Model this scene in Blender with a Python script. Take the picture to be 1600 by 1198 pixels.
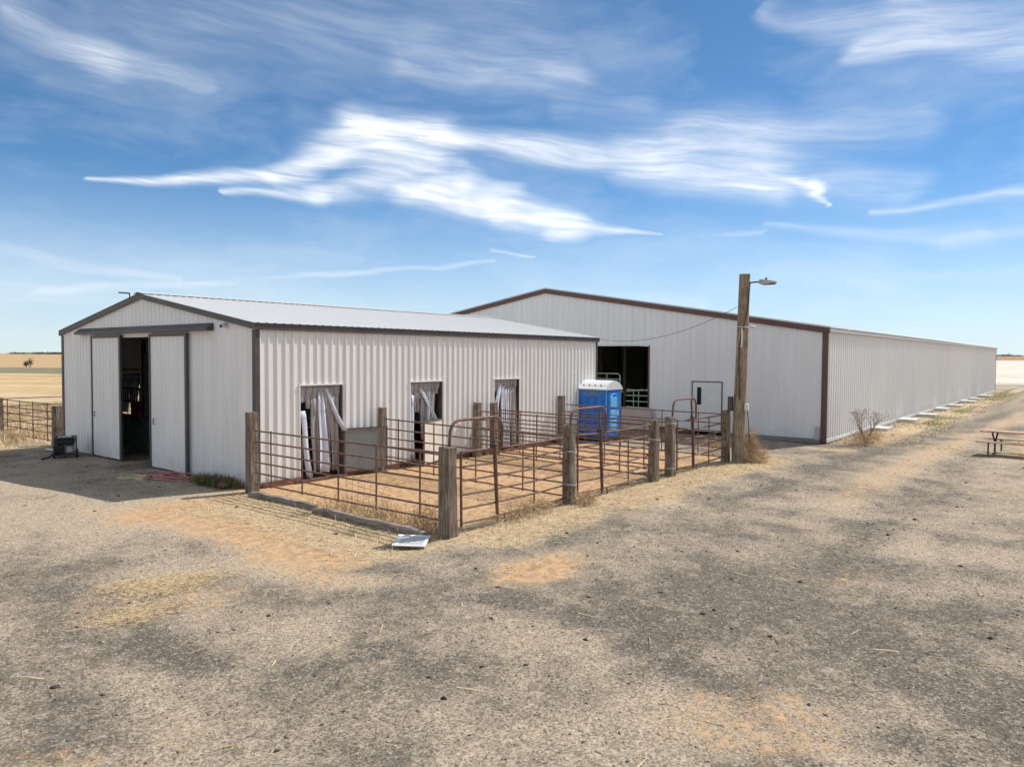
import bpy, math, random
import numpy as np
from mathutils import Vector, Matrix
random.seed(11); rng = np.random.default_rng(11)
for o in list(bpy.data.objects): bpy.data.objects.remove(o)
scene = bpy.context.scene
COL = scene.collection
R = math.radians

# ------------------------------------------------------------------ camera
CAM = Vector((-9.5911, -15.3702, 3.1387)); YAW = 0.6756; PITCH = -0.0369; ROLL = 0.006; FPX = 1142.8
fw = Vector((math.cos(PITCH)*math.cos(YAW), math.cos(PITCH)*math.sin(YAW), math.sin(PITCH)))
rt = fw.cross(Vector((0, 0, 1))).normalized(); up = rt.cross(fw)
rt2 = rt*math.cos(ROLL) + up*math.sin(ROLL); up2 = -rt*math.sin(ROLL) + up*math.cos(ROLL)
cd = bpy.data.cameras.new('camera'); cam = bpy.data.objects.new('camera', cd); COL.objects.link(cam)
cd.sensor_width = 36; cd.lens = FPX/1600*36; cd.clip_end = 20000; cd.clip_start = 0.1
M = Matrix((rt2, up2, -fw)).transposed().to_4x4(); M.translation = CAM
cam.matrix_world = M
scene.camera = cam

# ------------------------------------------------------------------ light
SUN_AZ, SUN_EL = -18.0, 53.0
sd = bpy.data.lights.new('sun', 'SUN'); sun = bpy.data.objects.new('sun', sd); COL.objects.link(sun)
sd.energy = 3.4; sd.angle = R(0.53); sd.color = (1.0, 0.95, 0.87)
sdir = Vector((math.cos(R(SUN_EL))*math.cos(R(SUN_AZ)), math.cos(R(SUN_EL))*math.sin(R(SUN_AZ)), math.sin(R(SUN_EL))))
sun.rotation_euler = sdir.to_track_quat('Z', 'Y').to_euler()
sun.location = (0, 0, 40)
vs = scene.view_settings
vs.view_transform = 'Standard'; vs.look = 'None'; vs.gamma = 1; vs.exposure = 0.72
vs.use_curve_mapping = False

# ------------------------------------------------------------------ node helper
class NT:
    def __init__(s, nt): s.t = nt; s.n = nt.nodes; s.l = nt.links
    def new(s, typ, **kw):
        n = s.n.new(typ)
        for k, v in kw.items(): setattr(n, k, v)
        return n
    def put(s, sock, v):
        if isinstance(v, bpy.types.NodeSocket): s.l.new(v, sock)
        elif v is not None: sock.default_value = v
    def math(s, op, a, b=None, c=None, clamp=False):
        n = s.new('ShaderNodeMath', operation=op, use_clamp=clamp)
        s.put(n.inputs[0], a); s.put(n.inputs[1], b); s.put(n.inputs[2], c)
        return n.outputs[0]
    def vec(s, op, a, b=None, scale=None):
        n = s.new('ShaderNodeVectorMath', operation=op)
        s.put(n.inputs[0], a); s.put(n.inputs[1], b)
        if scale is not None: s.put(n.inputs['Scale'], scale)
        return n.outputs['Value'] if op in ('DOT_PRODUCT', 'LENGTH', 'DISTANCE') else n.outputs[0]
    def noise(s, vec, scale, detail=4, rough=.5, dist=0, out=0):
        n = s.new('ShaderNodeTexNoise'); s.put(n.inputs['Vector'], vec)
        n.inputs['Scale'].default_value = scale; n.inputs['Detail'].default_value = detail
        n.inputs['Roughness'].default_value = rough; n.inputs['Distortion'].default_value = dist
        return n.outputs[out]
    def vor(s, vec, scale, out='Color', feature='F1', rand=1):
        n = s.new('ShaderNodeTexVoronoi', feature=feature); s.put(n.inputs['Vector'], vec)
        n.inputs['Scale'].default_value = scale; n.inputs['Randomness'].default_value = rand
        return n.outputs[out]
    def ramp(s, f, stops, interp='LINEAR'):
        n = s.new('ShaderNodeValToRGB'); s.put(n.inputs[0], f)
        e = n.color_ramp.elements; n.color_ramp.interpolation = interp
        while len(e) < len(stops): e.new(.5)
        for x, (p, c) in zip(e, stops): x.position = p; x.color = tuple(c) + (1,) if len(c) == 3 else c
        return n.outputs[0]
    def rng(s, v, a, b, c=0, d=1, smooth=False):
        n = s.new('ShaderNodeMapRange'); s.put(n.inputs[0], v)
        if smooth: n.interpolation_type = 'SMOOTHSTEP'
        for i, q in zip((1, 2, 3, 4), (a, b, c, d)): s.put(n.inputs[i], q)
        return n.outputs[0]
    def mix(s, f, a, b, blend='MIX'):
        n = s.new('ShaderNodeMix', data_type='RGBA', blend_type=blend)
        s.put(n.inputs[0], f); s.put(n.inputs[6], a if not isinstance(a, tuple) or len(a) == 4 else a+(1,))
        s.put(n.inputs[7], b if not isinstance(b, tuple) or len(b) == 4 else b+(1,))
        return n.outputs[2]
    def sep(s, v):
        n = s.new('ShaderNodeSeparateXYZ'); s.put(n.inputs[0], v); return n.outputs
    def comb(s, x, y, z):
        n = s.new('ShaderNodeCombineXYZ'); s.put(n.inputs[0], x); s.put(n.inputs[1], y); s.put(n.inputs[2], z); return n.outputs[0]
    def bump(s, h, strength=.3, dist=.01):
        n = s.new('ShaderNodeBump'); n.inputs['Strength'].default_value = strength; n.inputs['Distance'].default_value = dist
        s.put(n.inputs['Height'], h); return n.outputs[0]

# ------------------------------------------------------------------ sky: Nishita plus thin cirrus laid out by azimuth / elevation
world = bpy.data.worlds.new('World'); scene.world = world; world.use_nodes = True
w = NT(world.node_tree); w.n.clear()
sky = w.new('ShaderNodeTexSky', sky_type='NISHITA')
sky.sun_disc = False; sky.sun_elevation = R(SUN_EL); sky.sun_rotation = R(90-SUN_AZ)
sky.altitude = 4000; sky.air_density = 1.0; sky.dust_density = 0.0; sky.ozone_density = 5.5
tc = w.new('ShaderNodeTexCoord'); g = tc.outputs['Generated']
gx, gy, gz = w.sep(w.vec('NORMALIZE', g))[:3]
ca, sa = math.cos(YAW), math.sin(YAW)
fwd = w.math('ADD', w.math('MULTIPLY', gx, ca), w.math('MULTIPLY', gy, sa))
rgt = w.math('SUBTRACT', w.math('MULTIPLY', gx, sa), w.math('MULTIPLY', gy, ca))
az = w.math('MULTIPLY', w.math('ARCTAN2', rgt, fwd), 180/math.pi)
el = w.math('MULTIPLY', w.math('ARCSINE', gz), 180/math.pi)
P0 = w.comb(az, el, 0)
def warp(P, scale, amp, stretch=(1, 1, 1), detail=3):
    n = w.noise(w.vec('MULTIPLY', P, stretch), scale, detail, .55, out=1)
    return w.vec('ADD', P, w.vec('MULTIPLY', w.vec('SUBTRACT', n, (.5, .5, .5)), amp))
Pw = warp(P0, .11, (6, 2.6, 0), (.6, 1.4, 1), 2)
Pw = warp(Pw, .45, (2.6, .8, 0), (.35, 1.2, 1), 3)
def px(x, y):
    d = fw + rt2*((x-800)/FPX) - up2*((y-599)/FPX); d.normalize()
    f_ = d.x*ca+d.y*sa; r_ = d.x*sa-d.y*ca
    return (math.degrees(math.atan2(r_, f_)), math.degrees(math.asin(d.z)), 0)
CL = [  # x0,y0,x1,y1, width0,width1 (photo pixels), opacity
 (150,284,480,268,4,20,.75),(430,268,590,215,20,34,.8),(560,200,690,212,36,34,1.0),(345,302,500,304,5,16,.85),(490,304,660,262,16,32,.8),
 (600,232,730,292,40,30,.7),(620,300,800,318,22,32,.75),(780,320,900,350,30,22,.9),(880,352,1020,361,18,2,.8),
 (690,222,1000,245,24,30,.75),(980,248,1190,238,40,62,.62),(1000,262,1200,292,26,34,.5),(1050,210,1430,180,26,34,.34),(1200,262,1430,292,44,30,.36),
 (1195,260,1270,292,4,12,.65),(1262,286,1286,318,13,3,.65),
 (10,8,150,78,30,34,.5),(140,72,330,130,32,26,.42),(60,110,270,185,22,26,.16),(250,20,820,35,60,90,.22),(620,92,900,118,30,40,.26),(860,120,1000,150,26,20,.14),
 (1190,8,1420,52,14,44,.35),(1360,82,1640,48,22,46,.55),(1420,10,1640,40,30,50,.4),
 (1385,324,1640,300,4,11,.45),(1170,356,1540,366,5,16,.28),(1480,372,1640,360,12,12,.25),(-120,380,290,432,20,8,.32),(60,450,770,416,9,4,.36),(0,452,240,462,26,22,.3),(350,400,560,408,22,18,.16),
 (765,396,835,407,5,4,.4),(1105,367,1178,369,5,5,.3),(900,455,1100,470,12,12,.16),(1380,428,1640,428,10,14,.2),(470,180,560,215,20,20,.12),(880,170,1180,190,24,40,.16)]
acc = None
k = math.degrees(1/FPX)
for (x0, y0, x1, y1, w0, w1, op) in CL:
    A = Vector(px(x0, y0)); B = Vector(px(x1, y1)); BA = B-A
    pa = w.vec('SUBTRACT', Pw, tuple(A))
    h = w.math('MULTIPLY', w.vec('DOT_PRODUCT', pa, tuple(BA)), 1/BA.length_squared, clamp=True)
    d = w.vec('LENGTH', w.vec('SUBTRACT', pa, w.vec('SCALE', tuple(BA), scale=h)))
    ww = w.math('MULTIPLY_ADD', h, (w1-w0)*k*1.85, w0*k*1.85)
    m = w.rng(w.math('DIVIDE', d, ww), 0, 1, math.sqrt(op*(.78 if op > .6 else .68)), 0, smooth=True)
    m = w.math('MULTIPLY', m, m)
    acc = m if acc is None else w.math('MULTIPLY_ADD', acc, w.math('SUBTRACT', 1, m), m)
Pf = w.vec('ADD', Pw, w.comb(0, w.math('MULTIPLY', az, .10), 0))      # fibres drift slightly downwards to the right
st = w.noise(w.vec('MULTIPLY', Pf, (.10, .6, 1)), 1.0, 5, .55)
st2 = w.noise(w.vec('MULTIPLY', Pf, (.16, 1.9, 1)), 1.2, 4, .55)
dens = w.math('MULTIPLY', acc, w.rng(st, .3, .62, .4, 1.22))
dens = w.math('MULTIPLY', dens, w.rng(st2, .3, .65, .66, 1.18))
# cirrus goes on over the unseen rest of the sky, thickened to brighten the shade
gen = w.noise(w.vec('MULTIPLY', Pw, (.35, 1.0, 1)), .13, 6, .6)
veil = w.rng(gen, .46, .8, 0, .30)
away = w.math('MAXIMUM', w.rng(w.math('ABSOLUTE', az), 37, 60, 0, 1, True), w.rng(el, 29, 42, 0, 1, True))
gdens = w.math('MULTIPLY', w.math('MULTIPLY', w.rng(gen, .38, .62, 0, 1, True), w.rng(st, .3, .68, .45, 1.1)), away)
hazy = w.math('MULTIPLY', w.math('POWER', w.rng(el, 0, 13, 1, 0), 1.35), .85)
clear = w.mix(1, sky.outputs[0], (.79, 1.0, .96, 1), 'MULTIPLY')
base = w.mix(hazy, clear, (5.2, 5.65, 5.8, 1))
low = w.rng(el, -1, 3, 0, 1)
def cloudy(d_):
    b_ = w.new('ShaderNodeBackground'); b_.inputs[1].default_value = SKY
    w.l.new(w.mix(w.math('MULTIPLY', d_, low, clamp=True), base, (8.0, 8.2, 8.4, 1)), b_.inputs[0]); return b_.outputs[0]
SKY = 0.088
mixs = w.new('ShaderNodeMixShader')
w.l.new(w.math('SUBTRACT', 1, away), mixs.inputs[0])
w.l.new(cloudy(w.math('MAXIMUM', veil, gdens)), mixs.inputs[1])
w.l.new(cloudy(w.math('MAXIMUM', dens, veil)), mixs.inputs[2])
world.cycles.sampling_method = 'MANUAL'; world.cycles.sample_map_resolution = 256
wo = w.new('ShaderNodeOutputWorld'); w.l.new(mixs.outputs[0], wo.inputs[0])

# ------------------------------------------------------------------ materials
def mat(name):
    m = bpy.data.materials.new(name); m.use_nodes = True
    t = NT(m.node_tree); b = t.n['Principled BSDF']
    return m, t, b
def simple(name, col, rough=.6, metal=0, var=.25, scale=6, bump=0, bscale=60, spec=.4, dirt=None):
    m, t, b = mat(name)
    oc = t.new('ShaderNodeTexCoord').outputs['Object']
    n = t.noise(oc, scale, 5, .6)
    c = t.mix(t.rng(n, .3, .7), tuple(x*(1-var) for x in col), tuple(min(1, x*(1+var)) for x in col))
    if dirt: c = t.mix(t.rng(t.noise(oc, scale*.35, 6, .65), .5, .75, 0, dirt[1]), c, dirt[0])
    t.l.new(c, b.inputs['Base Color'])
    b.inputs['Roughness'].default_value = rough; b.inputs['Metallic'].default_value = metal
    b.inputs['Specular IOR Level'].default_value = spec
    if bump: t.l.new(t.bump(t.noise(oc, bscale, 4, .6), bump, .01), b.inputs['Normal'])
    return m
def siding(name, col, streak=.12):
    m, t, b = mat(name)
    geo = t.new('ShaderNodeNewGeometry'); pos = geo.outputs['Position']
    rv = t.new('ShaderNodeObjectInfo').outputs['Random']
    x, y, z = t.sep(pos)[:3]
    n1 = t.noise(t.vec('MULTIPLY', pos, (1, 1, .12)), 3.0, 5, .6)
    n2 = t.noise(pos, .6, 4, .6)
    c = t.mix(t.rng(n1, .35, .7, 0, 1), tuple(k_*(1-streak) for k_ in col), col)
    c = t.mix(t.rng(n2, .45, .75, 0, .25), c, (col[0]*.86, col[1]*.85, col[2]*.82))
    c = t.mix(t.math('MULTIPLY', rv, .10), c, (col[0]*.88, col[1]*.88, col[2]*.9))
    sx_ = t.math('PINGPONG', t.math('ADD', x, y), .1143); rowz = t.math('PINGPONG', t.math('ADD', z, .35), .65)
    scr = t.math('MULTIPLY', t.math('LESS_THAN', sx_, .012), t.math('LESS_THAN', rowz, .012))
    c = t.mix(t.math('MULTIPLY', scr, .22), c, (.3, .29, .28))
    run = t.rng(t.noise(t.vec('MULTIPLY', pos, (6, 6, .25)), 1.0, 4, .6), .58, .78, 0, .22)
    c = t.mix(run, c, (.52, .47, .41))
    # splashed mud along the foot of the wall
    mud = t.math('MULTIPLY', t.rng(z, .05, .55, 1, 0, True), t.rng(t.noise(pos, 5, 6, .7), .4, .7, 0, .55))
    c = t.mix(mud, c, (.42, .36, .29))
    t.l.new(c, b.inputs['Base Color'])
    b.inputs['Roughness'].default_value = .42; b.inputs['Specular IOR Level'].default_value = .4
    t.l.new(t.bump(t.noise(t.vec('MULTIPLY', pos, (1, 1, .5)), 2.2, 3, .5), .12, .05), b.inputs['Normal'])
    return m
def wood(name, ca_, cb_, axis='Z', rough=.85):
    m, t, b = mat(name)
    oc = t.new('ShaderNodeTexCoord').outputs['Object']
    rv = t.new('ShaderNodeObjectInfo').outputs['Random']
    oc2 = t.vec('ADD', oc, t.comb(t.math('MULTIPLY', rv, 7), t.math('MULTIPLY', rv, 13), t.math('MULTIPLY', rv, 5)))
    s = {'Z': (14, 14, .9), 'X': (.9, 14, 14), 'Y': (14, .9, 14)}[axis]
    gr = t.noise(t.vec('MULTIPLY', oc2, s), 2.2, 7, .68)
    c = t.ramp(t.rng(gr, .28, .72), [(0, tuple(k_*.5 for k_ in ca_)), (.35, ca_), (.7, cb_), (1, tuple(min(1, k_*1.25) for k_ in cb_))])
    blot = t.rng(t.noise(oc2, 2.6, 5, .6), .48, .72)
    c = t.mix(t.math('MULTIPLY', blot, .65), c, tuple(k_*.45 for k_ in ca_))
    crack = t.rng(t.noise(t.vec('MULTIPLY', oc2, tuple(k_*1.8 for k_ in s)), 1.5, 3, .5), .60, .66)
    c = t.mix(t.math('MULTIPLY', crack, .5), c, (.035, .027, .02))
    t.l.new(c, b.inputs['Base Color']); b.inputs['Roughness'].default_value = rough; b.inputs['Specular IOR Level'].default_value = .2
    t.l.new(t.bump(t.math('SUBTRACT', gr, t.math('MULTIPLY', crack, .5)), .8, .02), b.inputs['Normal'])
    return m
MT = {}
MT['siding'] = siding('painted white steel', (.80, .785, .76))
MT['siding_big'] = siding('painted pale grey steel', (.78, .765, .75), .08)
MT['roof'] = simple('white roof steel', (.50, .505, .50), .45, 0, .04, 1.5)
MT['trim'] = simple('charcoal trim steel', (.070, .062, .062), .5, 0, .2, 3, dirt=((.16, .13, .11), .4))
MT['trim_brown'] = simple('brown trim steel', (.125, .062, .052), .5, 0, .18, 3)
MT['eave_grey'] = simple('grey flashing', (.42, .41, .40), .5, 0, .15, 5)
MT['rust'] = simple('rusty pipe', (.15, .085, .064), .75, .1, .45, 9, .25, 90, dirt=((.25, .135, .085), .7))
MT['green_pipe'] = simple('pale green pipe', (.36, .44, .34), .5, 0, .15, 9)
MT['post'] = wood('weathered tie', (.145, .108, .082), (.285, .23, .178))
MT['pole'] = wood('weathered pole', (.25, .185, .125), (.40, .31, .215))
MT['timber'] = wood('weathered landscape timber', (.20, .16, .13), (.36, .30, .25), 'Y')
MT['newwood'] = wood('fresh lumber', (.46, .37, .22), (.62, .52, .33), 'Y')
MT['skid'] = wood('red stained skid board', (.16, .07, .05), (.26, .13, .09), 'X')
MT['ply'] = simple('grey plywood', (.205, .21, .205), .7, 0, .10, 3, .15, 40, dirt=((.26, .25, .23), .35))
MT['ply_pale'] = simple('pale plywood', (.62, .58, .52), .7, 0, .10, 4, .15, 40, dirt=((.42, .36, .30), .35))
MT['ply_pink'] = simple('weathered pinkish plywood', (.47, .40, .36), .8, 0, .12, 3, .15, 40, dirt=((.33, .27, .23), .4))
MT['plastic'] = simple('white plastic strip', (.60, .62, .70), .35, 0, .10, 3, dirt=((.45, .42, .40), .5))
MT['fabric'] = simple('weathered curtain fabric', (.36, .335, .325), .85, 0, .18, 2, .2, 25)
MT['dark'] = simple('black rubber', (.018, .018, .019), .55, 0, .3, 8)
MT['matting'] = simple('dark green rubber mat', (.11, .125, .12), .75, 0, .4, 5, .3, 40)
MT['steel'] = simple('bare steel', (.45, .45, .46), .4, .8, .1, 10)
MT['wire'] = simple('galvanised wire', (.55, .55, .54), .5, .4, .1, 10)
MT['cable'] = simple('black cable', (.025, .025, .027), .6, 0, .1, 10)
MT['white'] = simple('white plastic', (.66, .67, .68), .45, 0, .06, 4, dirt=((.5, .47, .42), .3))
MT['potty'] = simple('blue plastic', (.014, .165, .58), .42, 0, .15, 2.5, dirt=((.16, .27, .46), .45))
MT['potty_highlight'] = simple('blue plastic painted highlight', (.16, .47, .80), .25, 0, .25, 3)  # paler blue paints sunlit highlights onto the toilet's blue door face
MT['potty_band'] = simple('grey blue band', (.10, .16, .30), .5, 0, .5, 14)
MT['door'] = simple('beige painted door', (.70, .69, .65), .5, 0, .06, 2)
MT['glass'] = simple('dark glass', (.015, .016, .018), .25, 0, .1, 2, spec=.25)
MT['concrete'] = simple('pale concrete', (.52, .50, .46), .85, 0, .15, 6, .3, 50, dirt=((.32, .28, .22), .6))
MT['hose'] = simple('faded red hose', (.42, .17, .145), .55, 0, .15, 5)
MT['red'] = simple('dark red cloth', (.13, .02, .03), .8, 0, .3, 8)
MT['table_wood'] = wood('red stained planks', (.37, .215, .15), (.50, .31, .22), 'Y', .6)
MT['dry'] = simple('dry stem', (.42, .30, .16), .8, 0, .35, 8)
MT['branch'] = simple('bare branch', (.30, .225, .165), .85, 0, .3, 8)

# ------------------------------------------------------------------ mesh helpers
class MB:
    def __init__(s): s.v = []; s.f = []
    def add(s, v, f):
        n = len(s.v); s.v += [tuple(q) for q in v]; s.f += [tuple(i+n for i in q) for q in f]; return s
    def box(s, a, b):
        x0, y0, z0 = a; x1, y1, z1 = b
        return s.add([(x0,y0,z0),(x1,y0,z0),(x1,y1,z0),(x0,y1,z0),(x0,y0,z1),(x1,y0,z1),(x1,y1,z1),(x0,y1,z1)],
                     [(0,3,2,1),(4,5,6,7),(0,1,5,4),(1,2,6,5),(2,3,7,6),(3,0,4,7)])
    def obox(s, c, ax, ay, az_):   # oriented box: centre and three half-axis vectors
        c = Vector(c); ax = Vector(ax); ay = Vector(ay); az_ = Vector(az_)
        v = [c+ax*i+ay*j+az_*k_ for k_ in (-1, 1) for i, j in ((-1,-1),(1,-1),(1,1),(-1,1))]
        return s.add(v, [(0,3,2,1),(4,5,6,7),(0,1,5,4),(1,2,6,5),(2,3,7,6),(3,0,4,7)])
    def tube(s, pts, r, n=8, cap=True):
        pts = [Vector(p) for p in pts]; rs = r if isinstance(r, (list, tuple)) else [r]*len(pts)
        base = len(s.v); prev = None
        for i, p in enumerate(pts):
            t = (pts[min(i+1, len(pts)-1)] - pts[max(i-1, 0)]).normalized()
            if prev is None:
                q = Vector((0, 0, 1)) if abs(t.z) < .9 else Vector((1, 0, 0))
                a = t.cross(q).normalized()
            else: a = (prev - t*prev.dot(t)).normalized()
            prev = a; b = t.cross(a)
            for j in range(n):
                an = 2*math.pi*j/n; s.v.append(tuple(p + (a*math.cos(an)+b*math.sin(an))*rs[i]))
        for i in range(len(pts)-1):
            for j in range(n):
                s.f.append((base+i*n+j, base+i*n+(j+1) % n, base+(i+1)*n+(j+1) % n, base+(i+1)*n+j))
        if cap:
            s.f.append(tuple(base+j for j in range(n))[::-1]); s.f.append(tuple(base+(len(pts)-1)*n+j for j in range(n)))
        return s
    def build(s, name, m, parent=None, smooth=False, bevel=0):
        me = bpy.data.meshes.new(name); me.from_pydata(s.v, [], s.f); me.update()
        o = bpy.data.objects.new(name, me); COL.objects.link(o)
        if m is not None: me.materials.append(MT[m] if isinstance(m, str) else m)
        if smooth:
            me.polygons.foreach_set('use_smooth', [True]*len(me.polygons))
            me.set_sharp_from_angle(angle=R(50))
        if bevel:
            b = o.modifiers.new('bevel', 'BEVEL'); b.width = bevel; b.segments = 2; b.limit_method = 'ANGLE'
        if parent: o.parent = parent
        return o
def tag(o, label, cat, group=None, kind=None):
    if label: o['label'] = label
    if cat: o['category'] = cat
    if group: o['group'] = group
    if kind: o['kind'] = kind
    return o
def empty(name, loc, label, cat, group=None, rz=0):
    o = bpy.data.objects.new(name, None); COL.objects.link(o); o.location = loc; o.rotation_euler = (0, 0, rz)
    o.empty_display_size = .2
    return tag(o, label, cat, group)
def copy_tree(o, loc, label=None, rz=None, parent=None):
    c = o.copy(); COL.objects.link(c); c.parent = parent
    if parent is None:
        c.location = loc
        if rz is not None: c.rotation_euler = (0, 0, rz)
        if label: c['label'] = label
    for ch in o.children: copy_tree(ch, None, parent=c)
    return c
def fbm(x, y, seed=0, octs=4, lac=2.0, gain=.5):
    tot = 0; amp = 1; nrm = 0
    r_ = np.random.default_rng(seed)
    for i in range(octs):
        T = r_.random((64, 64)); xi = np.floor(x).astype(np.int64); yi = np.floor(y).astype(np.int64)
        fx = x-xi; fy = y-yi; fx = fx*fx*(3-2*fx); fy = fy*fy*(3-2*fy)
        a = T[xi % 64, yi % 64]; b = T[(xi+1) % 64, yi % 64]; c = T[xi % 64, (yi+1) % 64]; d = T[(xi+1) % 64, (yi+1) % 64]
        tot = tot + amp*((a*(1-fx)+b*fx)*(1-fy)+(c*(1-fx)+d*fx)*fy); nrm += amp
        amp *= gain; x = x*lac+17.3; y = y*lac+9.1
    return tot/nrm
def sstep(a, b, x):
    t = np.clip((x-a)/(b-a), 0, 1); return t*t*(3-2*t)
def segd(x, y, ax, ay, bx, by):
    dx, dy = bx-ax, by-ay; h = np.clip(((x-ax)*dx+(y-ay)*dy)/(dx*dx+dy*dy), 0, 1)
    return np.hypot(x-ax-dx*h, y-ay-dy*h)

# ------------------------------------------------------------------ dimensions
LX, WY, HE, PK = 14.89, 11.37, 3.90, 4.847           # near barn
BX, BY, BE, BW, BP, BL = 18.55, -7.57, 4.283, 25.5, 6.357, 56.5   # far barn
FY = -6.65; FXW = -0.38

# ------------------------------------------------------------------ ground sheet
TRACKS = [[(-2.06,-9.36),(-2.31,-10.31),(-2.0,-11.03),(-1.62,-11.71),(-1.03,-12.1),(.33,-12.44),(2.34,-12.5)], [(-2.6,-11.57),(-2.79,-12.12),(-3.1,-12.84),(-4.05,-13.48)],
 [(-1.7,-13.9),(-1.77,-14.45),(-2.24,-14.97)], [(1.88,-13.21),(3.18,-13.61),(2.83,-14.34)], [(4.38,-9.2),(6.02,-9.07),(9.2,-9.2),(14.96,-9.38),(24.51,-9.98),(39.87,-11.03),(75,-13.4)],
 [(1.73,-12.29),(6.94,-12.22),(15.79,-12.22),(33.76,-12.49),(75,-15.2)], [(-6.06,-4.13),(-5.76,-5.42),(-5.92,-7.27),(-5.88,-8.49),(-5.6,-9.17)], [(-4.63,-9.38),(-4.61,-9.91),(-4.64,-10.34)],
 [(-6.05,-9.45),(-5.97,-10.26),(-6.17,-10.9)], [(-4.3,-6.87),(-3.74,-7.74),(-3.02,-8.41),(-1.74,-8.63)], [(-1.24,-7.67),(.3,-8.29),(3.53,-8.2)]]
PALE = [[(-4.71,1.51),(-4.36,-2.08),(-3.73,-4.12),(-3.37,-6.68)], [(-6.98,-6.27),(-6.7,-7.84),(-6.75,-9.47)], [(-3.31,-9.98),(-3.19,-11.13),(-3.92,-12.04),(-4.68,-12.71)],
 [(1.55,-10.99),(5.91,-11.0),(13.12,-11.01),(22.7,-11.34),(75,-13.9)], [(-1.8,-12.54),(-2.02,-13.51),(-2.49,-14.16),(-3.11,-14.62)], [(.06,-13.06),(-.06,-13.92),(-.33,-14.85)]]
def polyd(x, y, pl):
    d = None
    for (a, b), (c, e) in zip(pl[:-1], pl[1:]):
        q = segd(x, y, a, b, c, e); d = q if d is None else np.minimum(d, q)
    return d
def ground_masks(x, y):
    """weights of the surface covers at ground points (numpy arrays)"""
    n1 = fbm(x*.55, y*.55, 1, 5); n2 = fbm(x*1.7, y*1.7, 2, 4); n3 = fbm(x*.16, y*.16, 3, 4)
    nn = (n1-.5)*1.6+(n2-.5)*.8
    def rect(x0, x1, y0, y1, soft):
        d = np.maximum(np.maximum(x0-x, x-x1), np.maximum(y0-y, y-y1)); return 1-sstep(-soft, soft, d+nn*soft*1.1)
    pen = rect(-.55, 12.4, -6.75, 1, .35)
    dirt = np.maximum(pen, rect(-3.2, 0, -7.0, -.2, .9)*.75)
    dirt = np.maximum(dirt, (1-sstep(.2, 1.5, np.hypot((x+1.0)/1.15, (y+9.05)/.6)+nn*.8))*.8)
    for cx, cy, a in ((-4.9, -6.3, .5), (-5.5, -5.9, .45), (-3.2, -13.2, .5), (1.5, -12.6, .45), (-7.6, -9.2, .5), (12.5, -11.0, .5), (3.8, -11.2, .4)):
        dirt = np.maximum(dirt, a*.8*(1-sstep(.1, 1.5, np.hypot(x-cx, (y-cy)*1.3)/.9+nn*1.3)))
    band = 1-sstep(.25, 1.5, np.abs(y+7.1+(n3-.5)*1.2)/1.0+nn*.7)
    band *= sstep(-1.2, .0, x)*(1-sstep(12.5, 14.5, x))
    bandw = (1-sstep(.3, 1.3, np.abs(x+1.3)/1.25+nn*.6))*sstep(-7.6, -6.6, y)*(1-sstep(-1.6, .2, y))
    straw = np.maximum(band, bandw*.8)
    for cx, cy, r_, a in ((-4.75, -5.6, .55, .95), (-5.2, -5.2, .3, .7), (-5.6, -6.3, .4, .55), (17.2, -8.6, .9, .7), (16, -9.6, .7, .35), (20, -11.5, 1.5, .6), (24, -14, 2.5, .6), (14, -13.5, .9, .3), (11.3, -13.6, .7, .35)):
        straw = np.maximum(straw, a*(1-sstep(.4, 1.1, np.hypot(x-cx, y-cy)/r_+nn*.6)))
    # rough verge right of the track, strip along the long wall of the far barn
    verge = sstep(-.4, .6, (-(y+12.6)-.03*(x-18))/2.0+nn*.8)*sstep(15, 21, x)
    straw = np.maximum(straw, verge*.8)
    strip = (1-sstep(.2, 1.4, np.abs(y+8.9)/1.1+nn*.5))*sstep(17.5, 20.5, x)
    straw = np.maximum(straw, strip*.75)
    green = strip*sstep(.36, .52, fbm(x*.45, y*.9, 8, 3))*sstep(22, 27, x)*.95
    green = np.maximum(green, (1-sstep(.2, 1.2, np.hypot((x+.35)/.55, (y-1.1)/1.3)+nn*.5))*.8)
    for cx, cy, r_ in ((-1.2, -5.0, .5), (-1.0, -3.2, .4), (-.6, -1.6, .35), (7.7, -.9, .5), (12.9, -.3, .9), (11.9, -7.0, .4)):
        green = np.maximum(green, .6*(1-sstep(.3, 1.2, np.hypot(x-cx, y-cy)/r_+nn*.6)))
    # left: bare ground, weeds then stubble
    left = sstep(10.5, 13.0, y+nn*.8)*(1-sstep(0, 4, x-18))
    yardl = sstep(9.2, 10.6, y+nn*.6)*(1-sstep(-3, -.2, x))
    straw = np.maximum(straw, np.maximum(left*.75, yardl*.0))
    green = np.maximum(green, sstep(18, 24, y)*sstep(.5, .62, fbm(x*.12, y*.12, 12, 4))*.7*(1-sstep(42, 60, y)))
    dark = np.clip(.5+(n3-.5)*2.6+(n1-.5)*1.7, 0, 1)
    dark = np.clip(.50+(n3-.5)*.9+(n1-.5)*1.2+(n2-.5)*1.1, 0, 1)
    for k_, pl in enumerate(TRACKS):       # loose dark gravel thrown up along wheel paths
        wd = .36 if k_ not in (4, 5) else .5
        dd = polyd(x, y, pl)
        dark = dark+.26*(1-sstep(.0, 1.7, dd/wd+nn*.9))
    for k_, pl in enumerate(PALE):         # packed pale strips
        dd = polyd(x, y, pl); wd = .55 if k_ else 1.0
        dark = dark-.17*(1-sstep(.0, 1.8, dd/wd+nn*.9))
    dark = np.clip(dark, 0, 1)
    track = polyd(x, y, TRACKS[4]); t2 = polyd(x, y, TRACKS[5])
    rut = np.maximum(1-sstep(.15, .75, track+nn*.25), 1-sstep(.15, .75, t2+nn*.25))*sstep(2, 9, x)
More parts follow.
